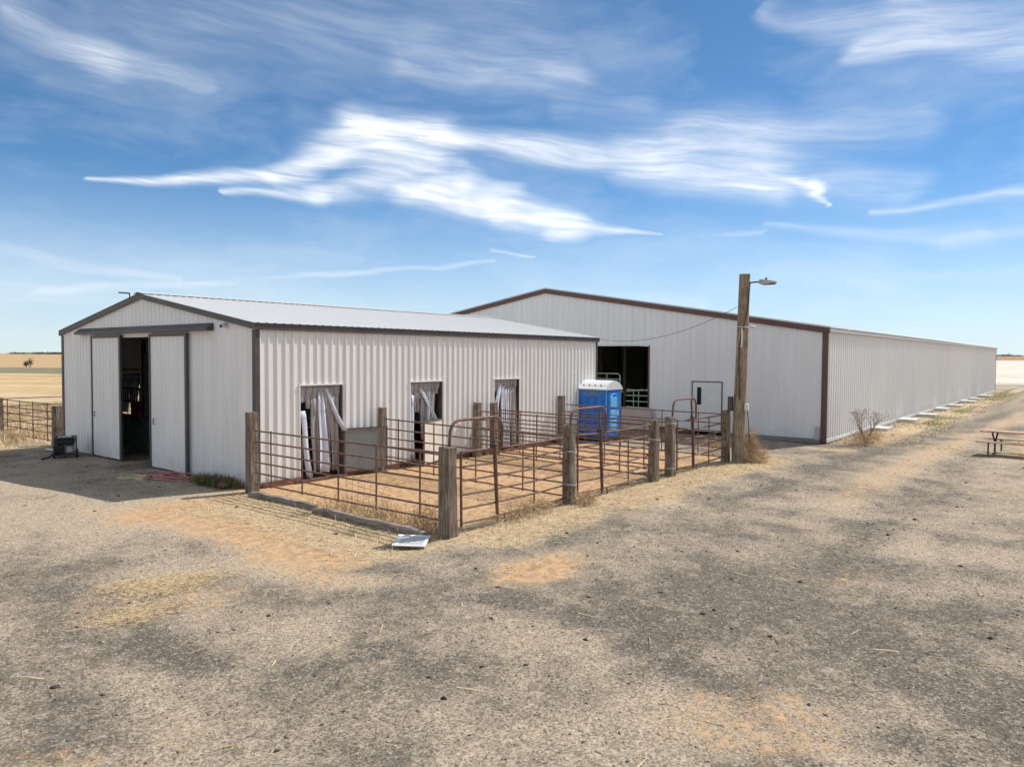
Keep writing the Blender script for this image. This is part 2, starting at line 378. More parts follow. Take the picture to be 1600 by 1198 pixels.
    between = (1-sstep(.2, 1.3, polyd(x, y, PALE[3])/.7+nn*.6))*sstep(3, 10, x)
    dirt = np.maximum(dirt, between*.42); straw *= (1-.8*rut)
    return dict(dirt=np.clip(dirt, 0, 1), straw=np.clip(straw, 0, 1), green=np.clip(green, 0, 1), dark=dark, rut=rut)
def stretch(a, b, step, far, n):
    core = np.arange(a, b+step*.5, step); g_ = np.geomspace(step, far, n)
    g_ = np.cumsum(g_)*far/np.sum(g_)
    return np.concatenate([(a-g_)[::-1], core, core[-1]+g_])
gxs = stretch(-10, 24, .14, 4500, 46); gys = stretch(-17, 14, .14, 4500, 46)
XX, YY = np.meshgrid(gxs, gys, indexing='ij')
def ground_z(x, y):
    d = np.hypot(x+9.6, y+15.4)
    a = np.degrees(np.arctan2(y+15.4, x+9.6)); rel = np.degrees(YAW)-a     # + is right of the view axis
    near = 1-sstep(40, 90, d)
    z = (fbm(x*.35, y*.35, 21, 3)-.5)*.05*near + (fbm(x*1.6, y*1.6, 22, 3)-.5)*.022*near
    k_ = .0008+.0045*sstep(-5, 35, rel)
    z = z + k_*np.maximum(d-250, 0)*sstep(250, 700, d)
    inb = ((x > -.3) & (x < LX+.3) & (y > -.3) & (y < WY+.3)) | ((x > BX-.3) & (x < BX+BL+.3) & (y > BY-.3) & (y < BY+BW+.3))
    return np.where(inb, np.minimum(z, 0)-.01, z)
ZZ = ground_z(XX, YY); MK = ground_masks(XX, YY)
ZZ = ZZ - .03*MK['rut']*(np.hypot(XX, YY) < 60)
nx, ny = XX.shape
me = bpy.data.meshes.new('ground')
vv = np.stack([XX, YY, ZZ], -1).reshape(-1, 3)
idx = np.arange(nx*ny).reshape(nx, ny)
ff = np.stack([idx[:-1, :-1], idx[1:, :-1], idx[1:, 1:], idx[:-1, 1:]], -1).reshape(-1, 4)
me.vertices.add(len(vv)); me.vertices.foreach_set('co', vv.astype(np.float32).ravel())
me.loops.add(ff.size); me.loops.foreach_set('vertex_index', ff.astype(np.int32).ravel())
me.polygons.add(len(ff)); me.polygons.foreach_set('loop_start', np.arange(0, ff.size, 4, dtype=np.int32)); me.polygons.foreach_set('loop_total', np.full(len(ff), 4, np.int32))
me.polygons.foreach_set('use_smooth', np.ones(len(ff), bool)); me.update(calc_edges=True)
ca1 = me.color_attributes.new('cover', 'FLOAT_COLOR', 'POINT')
ca1.data.foreach_set('color', np.stack([MK['dirt'], MK['straw'], MK['green'], MK['dark']], -1).astype(np.float32).ravel())
ground = bpy.data.objects.new('ground', me); COL.objects.link(ground); ground['kind'] = 'structure'
m, t, b = mat('ground')
pos = t.new('ShaderNodeNewGeometry').outputs['Position']
at = t.new('ShaderNodeAttribute', attribute_name='cover')
dirt, straw, green = t.sep(at.outputs['Color'])[:3]; dark = at.outputs['Alpha']
px_, py_, pz_ = t.sep(pos)[:3]
dist = t.vec('DISTANCE', pos, tuple(CAM))
fine = t.noise(pos, 60, 4, .75); med = t.noise(pos, 6, 6, .65); big = t.noise(pos, 1.1, 5, .6)
cell = t.sep(t.vor(pos, 58))[0]; cell2 = t.sep(t.vor(pos, 40))[1]
near = t.rng(dist, 25, 70, 1, 0)
mixd = t.math('ADD', dark, t.math('MULTIPLY', t.math('SUBTRACT', med, .5), 1.6))
mixd = t.math('ADD', mixd, t.math('MULTIPLY', t.math('SUBTRACT', fine, .5), 1.3))
mixd = t.math('ADD', mixd, t.math('MULTIPLY', t.math('SUBTRACT', t.noise(pos, 2.3, 5, .7), .5), 1.0))
gcol = t.ramp(mixd, [(.0, (.375, .302, .222)), (.32, (.325, .264, .197)), (.66, (.24, .198, .152)), (1.0, (.128, .110, .090))])
spk = t.rng(cell, 0, 1, .55, 1.45); gcol = t.mix(1, gcol, t.comb(spk, spk, spk), 'MULTIPLY')
peb = t.math('MULTIPLY', t.rng(cell2, .86, .95), near); gcol = t.mix(t.math('MULTIPLY', peb, .4), gcol, (.52, .46, .38))
pebd = t.math('MULTIPLY', t.rng(cell2, .09, .03), near); gcol = t.mix(t.math('MULTIPLY', pebd, .7), gcol, (.075, .065, .055))
dcol = t.ramp(t.math('ADD', med, t.math('MULTIPLY', t.math('SUBTRACT', fine, .5), .5)), [(.3, (.22, .135, .075)), (.5, (.46, .295, .162)), (.72, (.57, .395, .24))])
fstr = t.noise(t.vec('MULTIPLY', pos, (1, 1, 1)), 22, 5, .75)
scol = t.ramp(fstr, [(.28, (.20, .14, .085)), (.45, (.42, .315, .195)), (.6, (.58, .455, .30)), (.75, (.68, .57, .41))])
grcol = t.ramp(fstr, [(.3, (.05, .06, .02)), (.55, (.15, .16, .055)), (.75, (.28, .27, .12))])
def soft(mask, lo=.32, hi=.68, amt=1.9):
    return t.rng(t.math('ADD', mask, t.math('MULTIPLY', t.math('SUBTRACT', t.math('ADD', med, fine), 1.0), amt)), lo, hi)
col = t.mix(soft(dirt), gcol, dcol)
col = t.mix(soft(straw, .36, .74), col, scol)
col = t.mix(soft(green, .4, .8), col, grcol)
# ---- open fields beyond the yard: bands by distance from the farmstead
ac, as_ = math.cos(YAW), math.sin(YAW)
fd = t.math('ADD', t.math('MULTIPLY', t.math('ADD', px_, 9.6), ac), t.math('MULTIPLY', t.math('ADD', py_, 15.4), as_))
rd = t.math('SUBTRACT', t.math('MULTIPLY', t.math('ADD', px_, 9.6), as_), t.math('MULTIPLY', t.math('ADD', py_, 15.4), ac))
fno = t.noise(t.vec('MULTIPLY', pos, (.02, .02, .02)), 1.0, 6, .6)
fn2 = t.math('ADD', t.math('MULTIPLY', t.noise(t.vec('MULTIPLY', t.comb(rd, fd, 0), (.06, .16, 1)), 1.0, 6, .7), .55), t.math('MULTIPLY', t.noise(t.vec('MULTIPLY', t.comb(rd, fd, 0), (1.1, .11, 1)), 1.0, 6, .8), .45))
fde = t.math('ADD', fd, t.math('MULTIPLY', t.math('SUBTRACT', fno, .5), 18))
gold = t.ramp(fn2, [(.38, (.24, .165, .08)), (.5, (.41, .30, .16)), (.62, (.54, .42, .25))])
tanf = t.ramp(fn2, [(.38, (.29, .195, .10)), (.5, (.385, .265, .145)), (.62, (.45, .33, .19))])
pale = t.ramp(fn2, [(.38, (.24, .205, .16)), (.47, (.50, .455, .385)), (.6, (.64, .60, .53))])
brownf = t.ramp(fn2, [(.4, (.22, .135, .075)), (.6, (.35, .23, .13))])
weed = t.ramp(fn2, [(.4, (.10, .095, .06)), (.6, (.24, .215, .13))])
lf = t.mix(t.rng(fde, 112, 118), gold, weed); lf = t.mix(t.rng(fde, 158, 168), lf, tanf)
rough = t.ramp(fn2, [(.38, (.14, .115, .075)), (.5, (.30, .255, .18)), (.62, (.48, .43, .33))])
rf = t.mix(t.rng(fde, 84, 100), rough, pale); rf = t.mix(t.rng(fd, 560, 600), rf, brownf)
field = t.mix(t.rng(rd, -5, 5), lf, rf)
ff_ = t.math('MULTIPLY', t.rng(fde, 46, 62), 1)
ff_r = t.rng(fde, 72, 90)
fmask = t.mix(t.rng(rd, -5, 5), t.comb(ff_, ff_, ff_), t.comb(ff_r, ff_r, ff_r))
fm = t.sep(fmask)[0]
col = t.mix(fm, col, field)
t.l.new(col, b.inputs['Base Color']); b.inputs['Roughness'].default_value = .95; b.inputs['Specular IOR Level'].default_value = .12
hgt = t.math('ADD', t.math('MULTIPLY', cell, .5), t.math('ADD', fine, t.math('MULTIPLY', med, 1.5)))
bn = t.new('ShaderNodeBump'); bn.inputs['Distance'].default_value = .02
t.l.new(hgt, bn.inputs['Height']); t.l.new(t.math('MULTIPLY', near, .75), bn.inputs['Strength']); t.l.new(bn.outputs[0], b.inputs['Normal'])
me.materials.append(m)

# ------------------------------------------------------------------ corrugated sheets
def sheet(name, org, ud, nd, u0, u1, zb, zt, pitch, h, m, parent, holes=(), rw=(.036, .016)):
    """upright ribbed sheet: org + ud*u + nd*rib(u), z from zb(u) to zt(u), minus rectangular holes (u0,u1,z0,z1)"""
    us = {u0, u1}
    k0 = math.floor(u0/pitch)-1
    for k_ in range(k0, k0+int((u1-u0)/pitch)+4):
        c = (k_+.5)*pitch
        for q in (-rw[0], -rw[1], rw[1], rw[0]):
            if u0 < c+q < u1: us.add(c+q)
    for hh in holes:
        for q in hh[:2]:
            if u0 < q < u1: us.add(q)
    mid = WM.get(parent.name)
    if mid and u0 < mid < u1: us.add(mid)
    us = sorted(us)
    def rib(u):
        c = (math.floor(u/pitch)+.5)*pitch; d = abs(u-c)
        return h if d <= rw[1]+1e-6 else max(0, h*(rw[0]-d)/(rw[0]-rw[1]))
    o = Vector(org); ud = Vector(ud); nd = Vector(nd); mb = MB()
    for a, c in zip(us[:-1], us[1:]):
        if c-a < 1e-5: continue
        mm = (a+c)/2; spans = [(zb, None)]
        cut = sorted([(hh[2], hh[3]) for hh in holes if hh[0] < mm < hh[1]])
        lo = zb; segs = []
        for z0, z1 in cut:
            if z0 > lo: segs.append((lo, z0, lo, z0))
            lo = z1
        segs.append((lo, zt(a), lo, zt(c)))
        for za0, za1, zc0, zc1 in segs:
            pa = o+ud*a+nd*rib(a); pc = o+ud*c+nd*rib(c)
            mb.add([(pa.x, pa.y, za0), (pc.x, pc.y, zc0), (pc.x, pc.y, zc1), (pa.x, pa.y, za1)], [(0, 1, 2, 3)])
    return mb.build(name, m, parent)
WM = {}
def wall(org, ud, nd, length, zb, zt, pitch, h, m, parent, holes=(), sw=.9144, rw=(.036, .016)):
    n = math.ceil(length/sw - 1e-3)
    for i in range(n):
        sheet('siding_sheet', org, ud, nd, i*sw, min(length, (i+1)*sw), zb, zt, pitch, h, m, parent, holes, rw)
def roof_slope(parent, x0, x1, ye, ze, yr, zr, pitch, h, m, sw=.9144):
    """ribbed roof sheets from the eave (ye,ze) to the ridge (yr,zr)"""
    L_ = math.hypot(yr-ye, zr-ze); nrm = Vector((0, -(zr-ze)*(1 if yr > ye else -1), abs(yr-ye))).normalized()
    n = math.ceil((x1-x0)/sw-1e-3); cache = {}
    for i in range(n):
        a, c = x0+i*sw, min(x1, x0+(i+1)*sw); wd = round(c-a, 4)
        if wd not in cache:
            us = [0.0, wd]
            for k_ in range(0, 8):
                cc = (k_+.5)*pitch
                for q in (-.036, -.016, .016, .036):
                    if 0 < cc+q < wd: us.append(cc+q)
            us = sorted(us); mb = MB()
            def rb(u):
                d = abs(u-(math.floor(u/pitch)+.5)*pitch); return h if d <= .0161 else max(0, h*(.036-d)/.02)
            for u_, w_ in zip(us[:-1], us[1:]):
                v = []
                for (uu, yy, zz) in ((u_, ye, ze), (w_, ye, ze), (w_, yr, zr), (u_, yr, zr)):
                    v.append((uu, yy+nrm.y*rb(uu), zz+nrm.z*rb(uu)))
                mb.add(v, [(0, 1, 2, 3)])
            o = mb.build('roof_sheet', m, parent); cache[wd] = o.data
        else:
            o = bpy.data.objects.new('roof_sheet', cache[wd]); COL.objects.link(o); o.parent = parent
        o.location = (a, 0, 0)

# ------------------------------------------------------------------ near barn
sb = empty('small_barn', (0, 0, 0), 'low white metal barn with charcoal trim and sliding doors, nearer of the two', 'barn')
DOORS = ((1.20, 2.48), (4.91, 6.19), (8.63, 9.93)); DH = 2.41
rise = (PK-HE)/(WY/2)
gtop = lambda u: HE-.04+rise*(u if u < WY/2 else WY-u)
WM['small_barn'] = None
wall((0, 0, 0), (1, 0, 0), (0, -1, 0), LX, .03, lambda u: HE-.05, .2286, .030, 'siding', sb, [(a, c, -1, DH) for a, c in DOORS])
wall((0, WY, 0), (1, 0, 0), (0, 1, 0), LX, .03, lambda u: HE-.05, .2286, .022, 'siding', sb, [(1.2, 2.48, -1, DH)])
WM['small_barn'] = WY/2
wall((0, 0, 0), (0, 1, 0), (-1, 0, 0), WY, .0, gtop, .2286, .014, 'siding', sb, [(4.0, 7.95, -1, 3.62)])
wall((LX, 0, 0), (0, 1, 0), (1, 0, 0), WY, .0, gtop, .2286, .014, 'siding', sb)
roof_slope(sb, -.10, LX+.10, -.10, HE-.012, WY/2, PK, .2286, .013, 'roof')
roof_slope(sb, -.10, LX+.10, WY+.10, HE-.012, WY/2, PK, .2286, .013, 'roof')
mb = MB()
for s_ in (-1, 1):
    mb.obox((LX/2, WY/2+s_*.13, PK+.03-.13*rise), (LX/2+.12, 0, 0), (0, .13, -s_*.13*rise), (0, 0, .006))
mb.build('ridge_cap', 'roof', sb)
MB().box((-.085, -.075, HE-.17), (LX+.085, -.045, HE-.014)).build('eave_trim', 'trim', sb)
MB().box((-.085, WY+.045, HE-.17), (LX+.085, WY+.075, HE-.014)).build('eave_trim', 'trim', sb)
for xx in (-.062, LX+.062):
    for s_ in (-1, 1):
        yc = WY/2+s_*(WY/2+.08)/2; zc = (HE+PK)/2-.085
        hl = (WY/2+.08)/2
        MB().obox((xx, yc, zc), (.022, 0, 0), (0, hl, -s_*hl*rise), (0, 0, .075)).build('rake_trim', 'trim', sb)
for (cx, cy, sx, sy) in ((0, 0, -1, -1), (0, WY, -1, 1), (LX, 0, 1, -1), (LX, WY, 1, 1)):
    mb = MB(); t_ = .028
    x_o, y_o = cx+sx*t_, cy+sy*t_
    mb.box((min(cx-sx*.10, x_o), min(cy, y_o), 0), (max(cx-sx*.10, x_o), max(cy, y_o), HE-.172))
    mb.box((min(cx, x_o)-.001, min(cy-sy*.10, cy), 0), (max(cx, x_o)+.001, max(cy-sy*.10, cy), HE-.173))
    mb.build('corner_trim', 'trim', sb)
MB().box((.12, -.09, 0), (1.17, -.03, .13)).build('skid_board', 'skid', sb)
for a, c in ((2.52, 4.88), (6.23, 8.59), (9.97, LX)):
    MB().box((a, -.09, 0), (c, -.03, .12)).build('skid_board', 'skid', sb)
for a, c in DOORS:
    MB().box((a-.03, -.040, DH-.03), (c+.03, .03, DH+.01)).build('door_header', 'siding', sb)
    MB().box((a-.02, -.032, .02), (a+.008, .09, DH-.032)).build('door_jamb', 'siding', sb)
    MB().box((c-.008, -.032, .02), (c+.02, .12, DH-.032)).build('door_jamb', 'trim', sb)
    MB().box((a-.2, -.12, 0), (c+.2, .05, .045)).build('door_sill', 'skid', sb)
for a, c in ((1.2, 2.48),):
    MB().box((a-.03, WY-.03, DH-.03), (c+.03, WY+.045, DH+.03)).build('door_header', 'trim', sb)
# half doors of two stalls
def half_door(hx, ang, length, m, z0=.1, z1=1.22, name='half_door'):
    d = Vector((math.cos(ang), math.sin(ang), 0)); n_ = Vector((-d.y, d.x, 0)); h0 = Vector((hx, -.07, 0))
    o = MB().obox(h0+d*length/2+Vector((0, 0, (z0+z1)/2)), d*length/2, n_*.016, (0, 0, (z1-z0)/2)).build(name, m, sb)
    fr = MB()
    for zz in (z0, z1): fr.obox(h0+d*length/2+Vector((0, 0, zz)), d*(length/2+.02), n_*.024, (0, 0, .018))
    for q in (0, length): fr.obox(h0+d*q+Vector((0, 0, (z0+z1)/2)), d*.018, n_*.025, (0, 0, (z1-z0)/2-.019))
    fr.build('edge_frame', 'rust', o)
half_door(2.52, R(-12), 1.25, 'ply')
half_door(6.16, R(-160), 1.25, 'ply_pale', .05, 1.25)
# sliding doors on the gable
def sliding(y0, y1, edge, name='sliding_door'):
    pitch = .2286
    d_ = sheet(name, (-.075, 0, 0), (0, 1, 0), (-1, 0, 0), y0, y1, .04, lambda u: 3.68, pitch, .012, 'siding', sb)
    for e in (y0, y1):
        wd = .10 if e == edge else .045
        a, c = (e, e+wd) if e == y0 else (e-wd, e)
        MB().box((-.105, a-.004, .02), (-.045, c+.004, 3.70)).build('edge_trim', 'trim', d_)
    MB().box((-.104, y0, 3.62), (-.05, y1, 3.699)).build('top_trim', 'trim', d_)
    hy = y0+.28 if edge == y1 else y1-.28
    MB().tube([(-.10, hy, 1.22), (-.135, hy, 1.24), (-.135, hy, 1.36), (-.10, hy, 1.38)], .012, 6).build('handle', 'dark', d_)
    return d_
sliding(6.88, 8.90, 6.88); sliding(3.03, 5.09, 3.03)
mb = MB()   # sloping hood over the door track
mb.add([(-.02, 1.84, 3.93), (-.20, 1.84, 3.80), (-.20, 1.84, 3.74), (-.02, 1.84, 3.74), (-.02, 9.9, 3.93), (-.20, 9.9, 3.80), (-.20, 9.9, 3.74), (-.02, 9.9, 3.74)],
       [(0, 1, 5, 4), (1, 2, 6, 5), (0, 3, 2, 1), (4, 5, 6, 7), (2, 3, 7, 6), (3, 0, 4, 7)])
mb.build('track_hood', 'trim', sb)
for yy in (4.0, 7.95): MB().box((-.03, yy-.05, 0), (.10, yy+.05, 3.62)).build('door_jamb', 'trim', sb)
# frame inside
for yy in (.2, WY-.2):
    for xx in (.25, 3.7, 7.4, 11.1, 14.6):
        MB().box((xx-.07, yy-.07, 0), (xx+.07, yy+.07, HE-.1)).build('frame_post', 'post', sb)
for zz in (1.3, 2.6):
    MB().box((.1, WY-.14, zz-.05), (LX-.1, WY-.06, zz+.05)).build('wall_girt', 'newwood', sb) if zz > 2.5 else None

# ------------------------------------------------------------------ far barn
bb = empty('big_barn', (BX, BY, 0), 'long pale grey metal barn with brown trim behind the pens', 'barn')
def BO(mb, name, m, **k): 
    mb.v = [(x-BX, y-BY, z) for x, y, z in mb.v]; return mb.build(name, m, bb, **k)
brise = (BP-BE)/(BW/2)
btop = lambda u: BE-.06+brise*(u if u < BW/2 else BW-u)
OPY0, OPY1, OPZ = -.31, 2.95, 3.63
WM['big_barn'] = BW/2
wall((0, 0, 0), (0, 1, 0), (-1, 0, 0), BW, .12, btop, .3048, .016, 'siding_big', bb, [(OPY0-BY, OPY1-BY, -1, OPZ), (-3.63-BY, -2.33-BY, -1, 2.17)], rw=(.030, .012))
WM['big_barn'] = None
wall((0, 0, 0), (1, 0, 0), (0, -1, 0), BL, .12, lambda u: BE-.1, .3048, .03, 'siding_big', bb, rw=(.05, .022))
wall((0, BW, 0), (1, 0, 0), (0, 1, 0), BL, .12, lambda u: BE-.1, .3048, .03, 'siding_big', bb, sw=3.6576)
WM['big_barn'] = BW/2
wall((BL, 0, 0), (0, 1, 0), (1, 0, 0), BW, .12, btop, .3048, .016, 'siding_big', bb, sw=3.6576)
roof_slope(bb, -.06, BL+.1, -.14, BE-.02, BW/2, BP, .3048, .012, 'roof')
roof_slope(bb, -.06, BL+.1, BW+.14, BE-.02, BW/2, BP, .3048, .012, 'roof', 3.6576)
for s_ in (-1, 1):
    hl = (BW/2+.12)/2
    MB().obox((-.05, BW/2+s_*hl, (BE+BP)/2-.135), (.03, 0, 0), (0, hl, -s_*hl*brise), (0, 0, .10)).build('rake_trim', 'trim_brown', bb)
    MB().obox((.02, BW/2+s_*hl, (BE+BP)/2+.0), (.085, 0, 0), (0, hl, -s_*hl*brise), (0, 0, .028)).build('roof_edge', 'roof', bb)
MB().box((-.045, -.06, 0.02), (.10, -.031, BE-.18)).build('corner_trim', 'trim_brown', bb)
MB().box((-.046, -.06, 0.021), (-.017, .13, BE-.181)).build('corner_trim', 'trim_brown', bb)
MB().box((BL-.1, -.06, 0.02), (BL+.04, -.031, BE-.18)).build('corner_trim', 'trim_brown', bb)
MB().box((.02, -.125, BE-.17), (BL+.08, -.04, BE-.035)).build('eave_flashing', 'eave_grey', bb)
MB().box((.0, -.045, .02), (BL, .0, .14)).build('base_trim', 'white', bb)
BO(MB().box((BX-.05, BY+.15, .0), (BX-.0, -3.7, .16)), 'skirt_board', 'ply')
BO(MB().box((BX-.05, -2.25, .0), (BX-.0, OPY0, .2)), 'skirt_board', 'skid')
BO(MB().box((BX-.03, OPY0-.06, 0), (BX+.12, OPY0, OPZ)), 'opening_trim', 'trim_brown')
BO(MB().box((BX-.03, OPY0-.06, OPZ), (BX+.12, OPY1+.05, OPZ+.06)), 'opening_trim', 'white')
d_ = BO(MB().box((BX-.012, -3.60, .14), (BX+.03, -2.36, 2.14)), 'entry_door', 'door')
BO(MB().box((BX-.03, -3.64, .12), (BX+.05, -3.60, 2.18)).box((BX-.03, -2.36, .12), (BX+.05, -2.32, 2.18)).box((BX-.03, -3.60, 2.14), (BX+.05, -2.36, 2.18)), 'door_frame', 'trim')
q = MB().box((BX-.022, -2.74, 1.22), (BX-.008, -2.56, 1.93)); q.v = [(x-BX, y-BY, z) for x, y, z in q.v]; q.build('glass_lite', 'glass', d_)
q = MB().tube([(BX-.012, -2.48, 1.08), (BX-.07, -2.48, 1.08), (BX-.07, -2.58, 1.08)], .013, 6); q.v = [(x-BX, y-BY, z) for x, y, z in q.v]; q.build('handle', 'steel', d_)
BO(MB().box((BX-.10, BY+.16, .12), (BX-.035, BY+.30, .62)), 'downpipe_stub', 'eave_grey')
for k_ in range(1, 12):
    xx = BL*k_/12
    for yy in (.25, BW-.25): MB().box((xx-.09, yy-.09, 0), (xx+.09, yy+.09, BE-.15)).build('frame_post', 'post', bb)
for k_ in range(8): # vertical framing behind the opening
    MB().box((3.0, 4.5+k_*1.4, 0), (3.12, 4.62+k_*1.4, 4.5)).build('frame_post', 'post', bb)
for k_ in range(8):
    xx = 25.0+k_*5.2; wdt = 1.5 if k_ % 2 else 1.25
    tag(MB().box((0, 0, -.02), (wdt*.9, .68+.1*(k_ % 3), .14+.03*(k_ % 2))).build('concrete_pad', 'concrete', None, bevel=.015),
        ['pale concrete pad by the far barn wall, nearest of the row', 'second concrete pad along the far barn wall', 'third concrete pad along the far barn wall', 'fourth concrete pad along the far barn wall', 'fifth concrete pad along the far barn wall', 'sixth concrete pad along the far barn wall', 'seventh concrete pad along the far barn wall', 'concrete pad farthest along the far barn wall'][k_], 'concrete pad', 'concrete pads along the barn wall').location = (xx+.3*(k_ % 2), BY-.78-.12*(k_ % 3), 0)

# ------------------------------------------------------------------ timber posts
def post(loc, h, label, wx=.24, wy=.20, rz=0, lean=(0, 0), name='timber_post'):
    mb = MB(); n = 7; seg = []
    for i in range(n):
        f = i/(n-1); z = -.06+f*(h+.06); s_ = 1.10-.12*f+random.uniform(-.02, .02)
        if i == 0: s_ = 1.14
        ox = lean[0]*f+random.uniform(-.006, .006); oy = lean[1]*f+random.uniform(-.006, .006)
        r_ = []
        c = .16
        for ax, ay in ((-1, -1+c), (-1+c, -1), (1-c, -1), (1, -1+c), (1, 1-c), (1-c, 1), (-1+c, 1), (-1, 1-c)):
            r_.append((ox+ax*wx/2*s_+random.uniform(-.006, .006), oy+ay*wy/2*s_+random.uniform(-.006, .006), z+(random.uniform(-.015, .015) if i == n-1 else 0)))
        seg.append(r_)
    v = [p for r_ in seg for p in r_]; f = []
    for i in range(n-1):
        for j in range(8): f.append((i*8+j, i*8+(j+1) % 8, (i+1)*8+(j+1) % 8, (i+1)*8+j))
    f.append(tuple((n-1)*8+j for j in range(8)))
    mb.add(v, f); o = mb.build(name, 'post'); o.location = loc; o.rotation_euler = (0, 0, rz)
    return tag(o, label, 'post', 'timber fence posts')
POSTS = [((-.36, -.42, 0), 1.84, 'tall brown timber post at the near corner of the white barn', .22, .22),
 ((-.46, -6.65, 0), 1.57, 'thick grey timber post at the nearest corner of the pens', .245, .23),
 ((3.26, -6.65, 0), 1.69, 'pale split timber post bound with wire between the first two bow gates', .20, .21),
 ((7.04, -6.65, 0), 1.56, 'timber post at the near side of the narrow gap in the fence', .21, .20),
 ((7.96, -6.65, 0), 1.57, 'dark brown timber post at the far side of the fence gap', .22, .20),
 ((11.62, -6.65, 0), 1.57, 'dark timber post right beside the light pole', .20, .20),
 ((3.68, -.24, 0), 1.73, 'short reddish timber post against barn wall beside the grey half door', .20, .16),
 ((7.52, -.26, 0), 1.70, 'timber post against barn wall left of the third stall doorway', .22, .2),
 ((8.32, -.30, 0), 1.66, 'timber post in front of the third stall doorway', .22, .2),
 ((12.14, -.26, 0), 1.73, 'timber post against barn wall left of the blue toilet', .24, .2)]
for loc, h, lab, wx, wy in POSTS: post(loc, h, lab, wx, wy, random.uniform(-.08, .08), (random.uniform(-.03, .03), random.uniform(-.03, .03)))
post((.22, 12.45, 0), 1.35, 'dark timber post at the left rear corner of the white barn', .34, .26)
post((-.10, 17.35, 0), 1.45, 'rusty brown timber post at the left edge of the picture', .26, .24)
# wire wraps on two of them
for (x, y, zs, lab) in ((3.26, -6.65, (1.12, .42), 'wire wrapped round the pale split post'), (7.96, -6.65, (1.40, .22), 'wire wrapped round the dark post by the gap'), (7.04, -6.65, (1.05,), 'wire tied round the post at the near side of the gap')):
    mb = MB()
    for zz in zs:
        for kk in range(2):
            mb.tube([(x+.155*math.cos(a), y+.15*math.sin(a), zz+kk*.025+.015*math.sin(a*2+kk)) for a in np.linspace(0, 2*math.pi, 17)], .006, 5, False)
    if len(zs) == 2: mb.tube([(x-.06, y-.15, zs[0]), (x-.04, y-.17, (zs[0]+zs[1])/2), (x-.05, y-.155, zs[1])], .006, 5)
    tag(mb.build('wire_tie', 'wire'), lab, 'wire')

# ------------------------------------------------------------------ pipe panels
RZ = (.16, .42, .67, .92, 1.17, 1.43)
def panel(loc, rz, L_, ups, label, mats='rust', rails=RZ, cat='pipe panel', name='pipe_panel', sag=.02, r=.019):
    o = empty(name, loc, label, cat, 'pipe panels of the pens', rz)
    for z in rails:
        s_ = random.uniform(-sag, sag)
        MB().tube([(0, 0, z), (L_*.5, random.uniform(-.012, .012), z+s_*.6-.008), (L_, 0, z+s_)], r, 7).build('rail', mats, o, smooth=True)
    for u in ups:
        MB().tube([(u, .022, rails[0]-.05), (u, .022, rails[-1]+.03)], r*.9, 7).build('upright', mats, o, smooth=True)
    return o
def bow_panel(x0, x1, label, gw=1.22, mats='rust'):
    """pipe panel with a walk-through gate under a raised bow at its left end"""
    o = empty('bow_gate', (x0, FY, 0), label, 'gate', 'bow gates of the pens')
    L_ = x1-x0
    bw = 1.40; rr = .24; top = 2.02
    arc = [(-.02, 0, 1.45)]
    for a in np.linspace(math.pi, math.pi/2, 7): arc.append((rr-.02+rr*math.cos(a), -.02, top-rr+rr*math.sin(a)))
    for a in np.linspace(math.pi/2, 0, 7): arc.append((bw-rr+rr*math.cos(a), -.02, top-rr+rr*math.sin(a)))
    arc.append((bw, -.02, 1.45))
    MB().tube(arc, .027, 9).build('bow', mats, o, smooth=True)
    MB().tube([(.30, 0, .12), (.28, 0, 1.46)], .024, 8).build('hinge_upright', mats, o, smooth=True)
    MB().tube([(1.30, 0, .05), (1.14, 0, 1.98)], .028, 8).build('gate_upright', mats, o, smooth=True)
    MB().tube([(1.25, -.05, .13), (1.165, -.05, 1.52)], .024, 8).build('latch_upright', mats, o, smooth=True)
    for z in RZ:
        e = 1.29-.083*z
        MB().tube([(.29, 0, z+.02), (e-.02, -.03, z+random.uniform(-.01, .01))], .020, 7).build('gate_rail', mats, o, smooth=True)
        s_ = random.uniform(-.015, .015)
        MB().tube([(e+.03, 0, z), ((e+L_)/2, .01, z-.012), (L_-.02, 0, z+.015+s_)], .020, 7).build('rail', mats, o, smooth=True)
    for u in (L_*.68,):
        MB().tube([(u, .024, .06), (u-.03, .024, 1.45)], .018, 7).build('upright', mats, o, smooth=True)
    MB().tube([(1.50, 0, .17), (1.52, -.01, .0), (1.47, -.01, -.02)], .018, 7).build('drop_rod', mats, o, smooth=True)
    MB().obox((1.09, -.03, 1.49), (.03, 0, 0), (0, .02, 0), (0, 0, .035)).build('latch', 'dark', o)
    return o
bow_panel(-.42, 3.22, 'rusty bow gate nearest the camera, beside the thick grey post')
bow_panel(3.28, 7.0, 'rusty bow gate in front of the blue toilet')
bow_panel(8.06, 11.6, 'rusty bow gate in front of the beige entry door')
panel((FXW, -.56, 0), R(-90), 5.95, (.60, 1.74, 2.95, 4.10, 5.29), 'long rusty pipe panel from barn corner to the thick grey post', rails=(.24, .48, .72, .95, 1.19, 1.43))
panel((3.66, -.40, 0), math.atan2(-6.1, -.36), 6.1, (.5, 1.9, 3.4, 4.9), 'rusty pipe panel dividing the nearest pen from the middle pen')
panel((7.50, -.42, 0), math.atan2(-6.1, -.46), 6.1, (.8, 2.3, 3.8, 5.2), 'rusty pipe panel on the near side of the narrow alley')
panel((8.34, -.46, 0), math.atan2(-6.1, -.40), 6.1, (.9, 2.5, 4.1, 5.4), 'rusty pipe panel on the far side of the narrow alley')
panel((12.12, -.44, 0), math.atan2(-6.1, -.5), 6.1, (.9, 2.4, 4.0, 5.3), 'rusty pipe panel running from the toilet to the light pole')
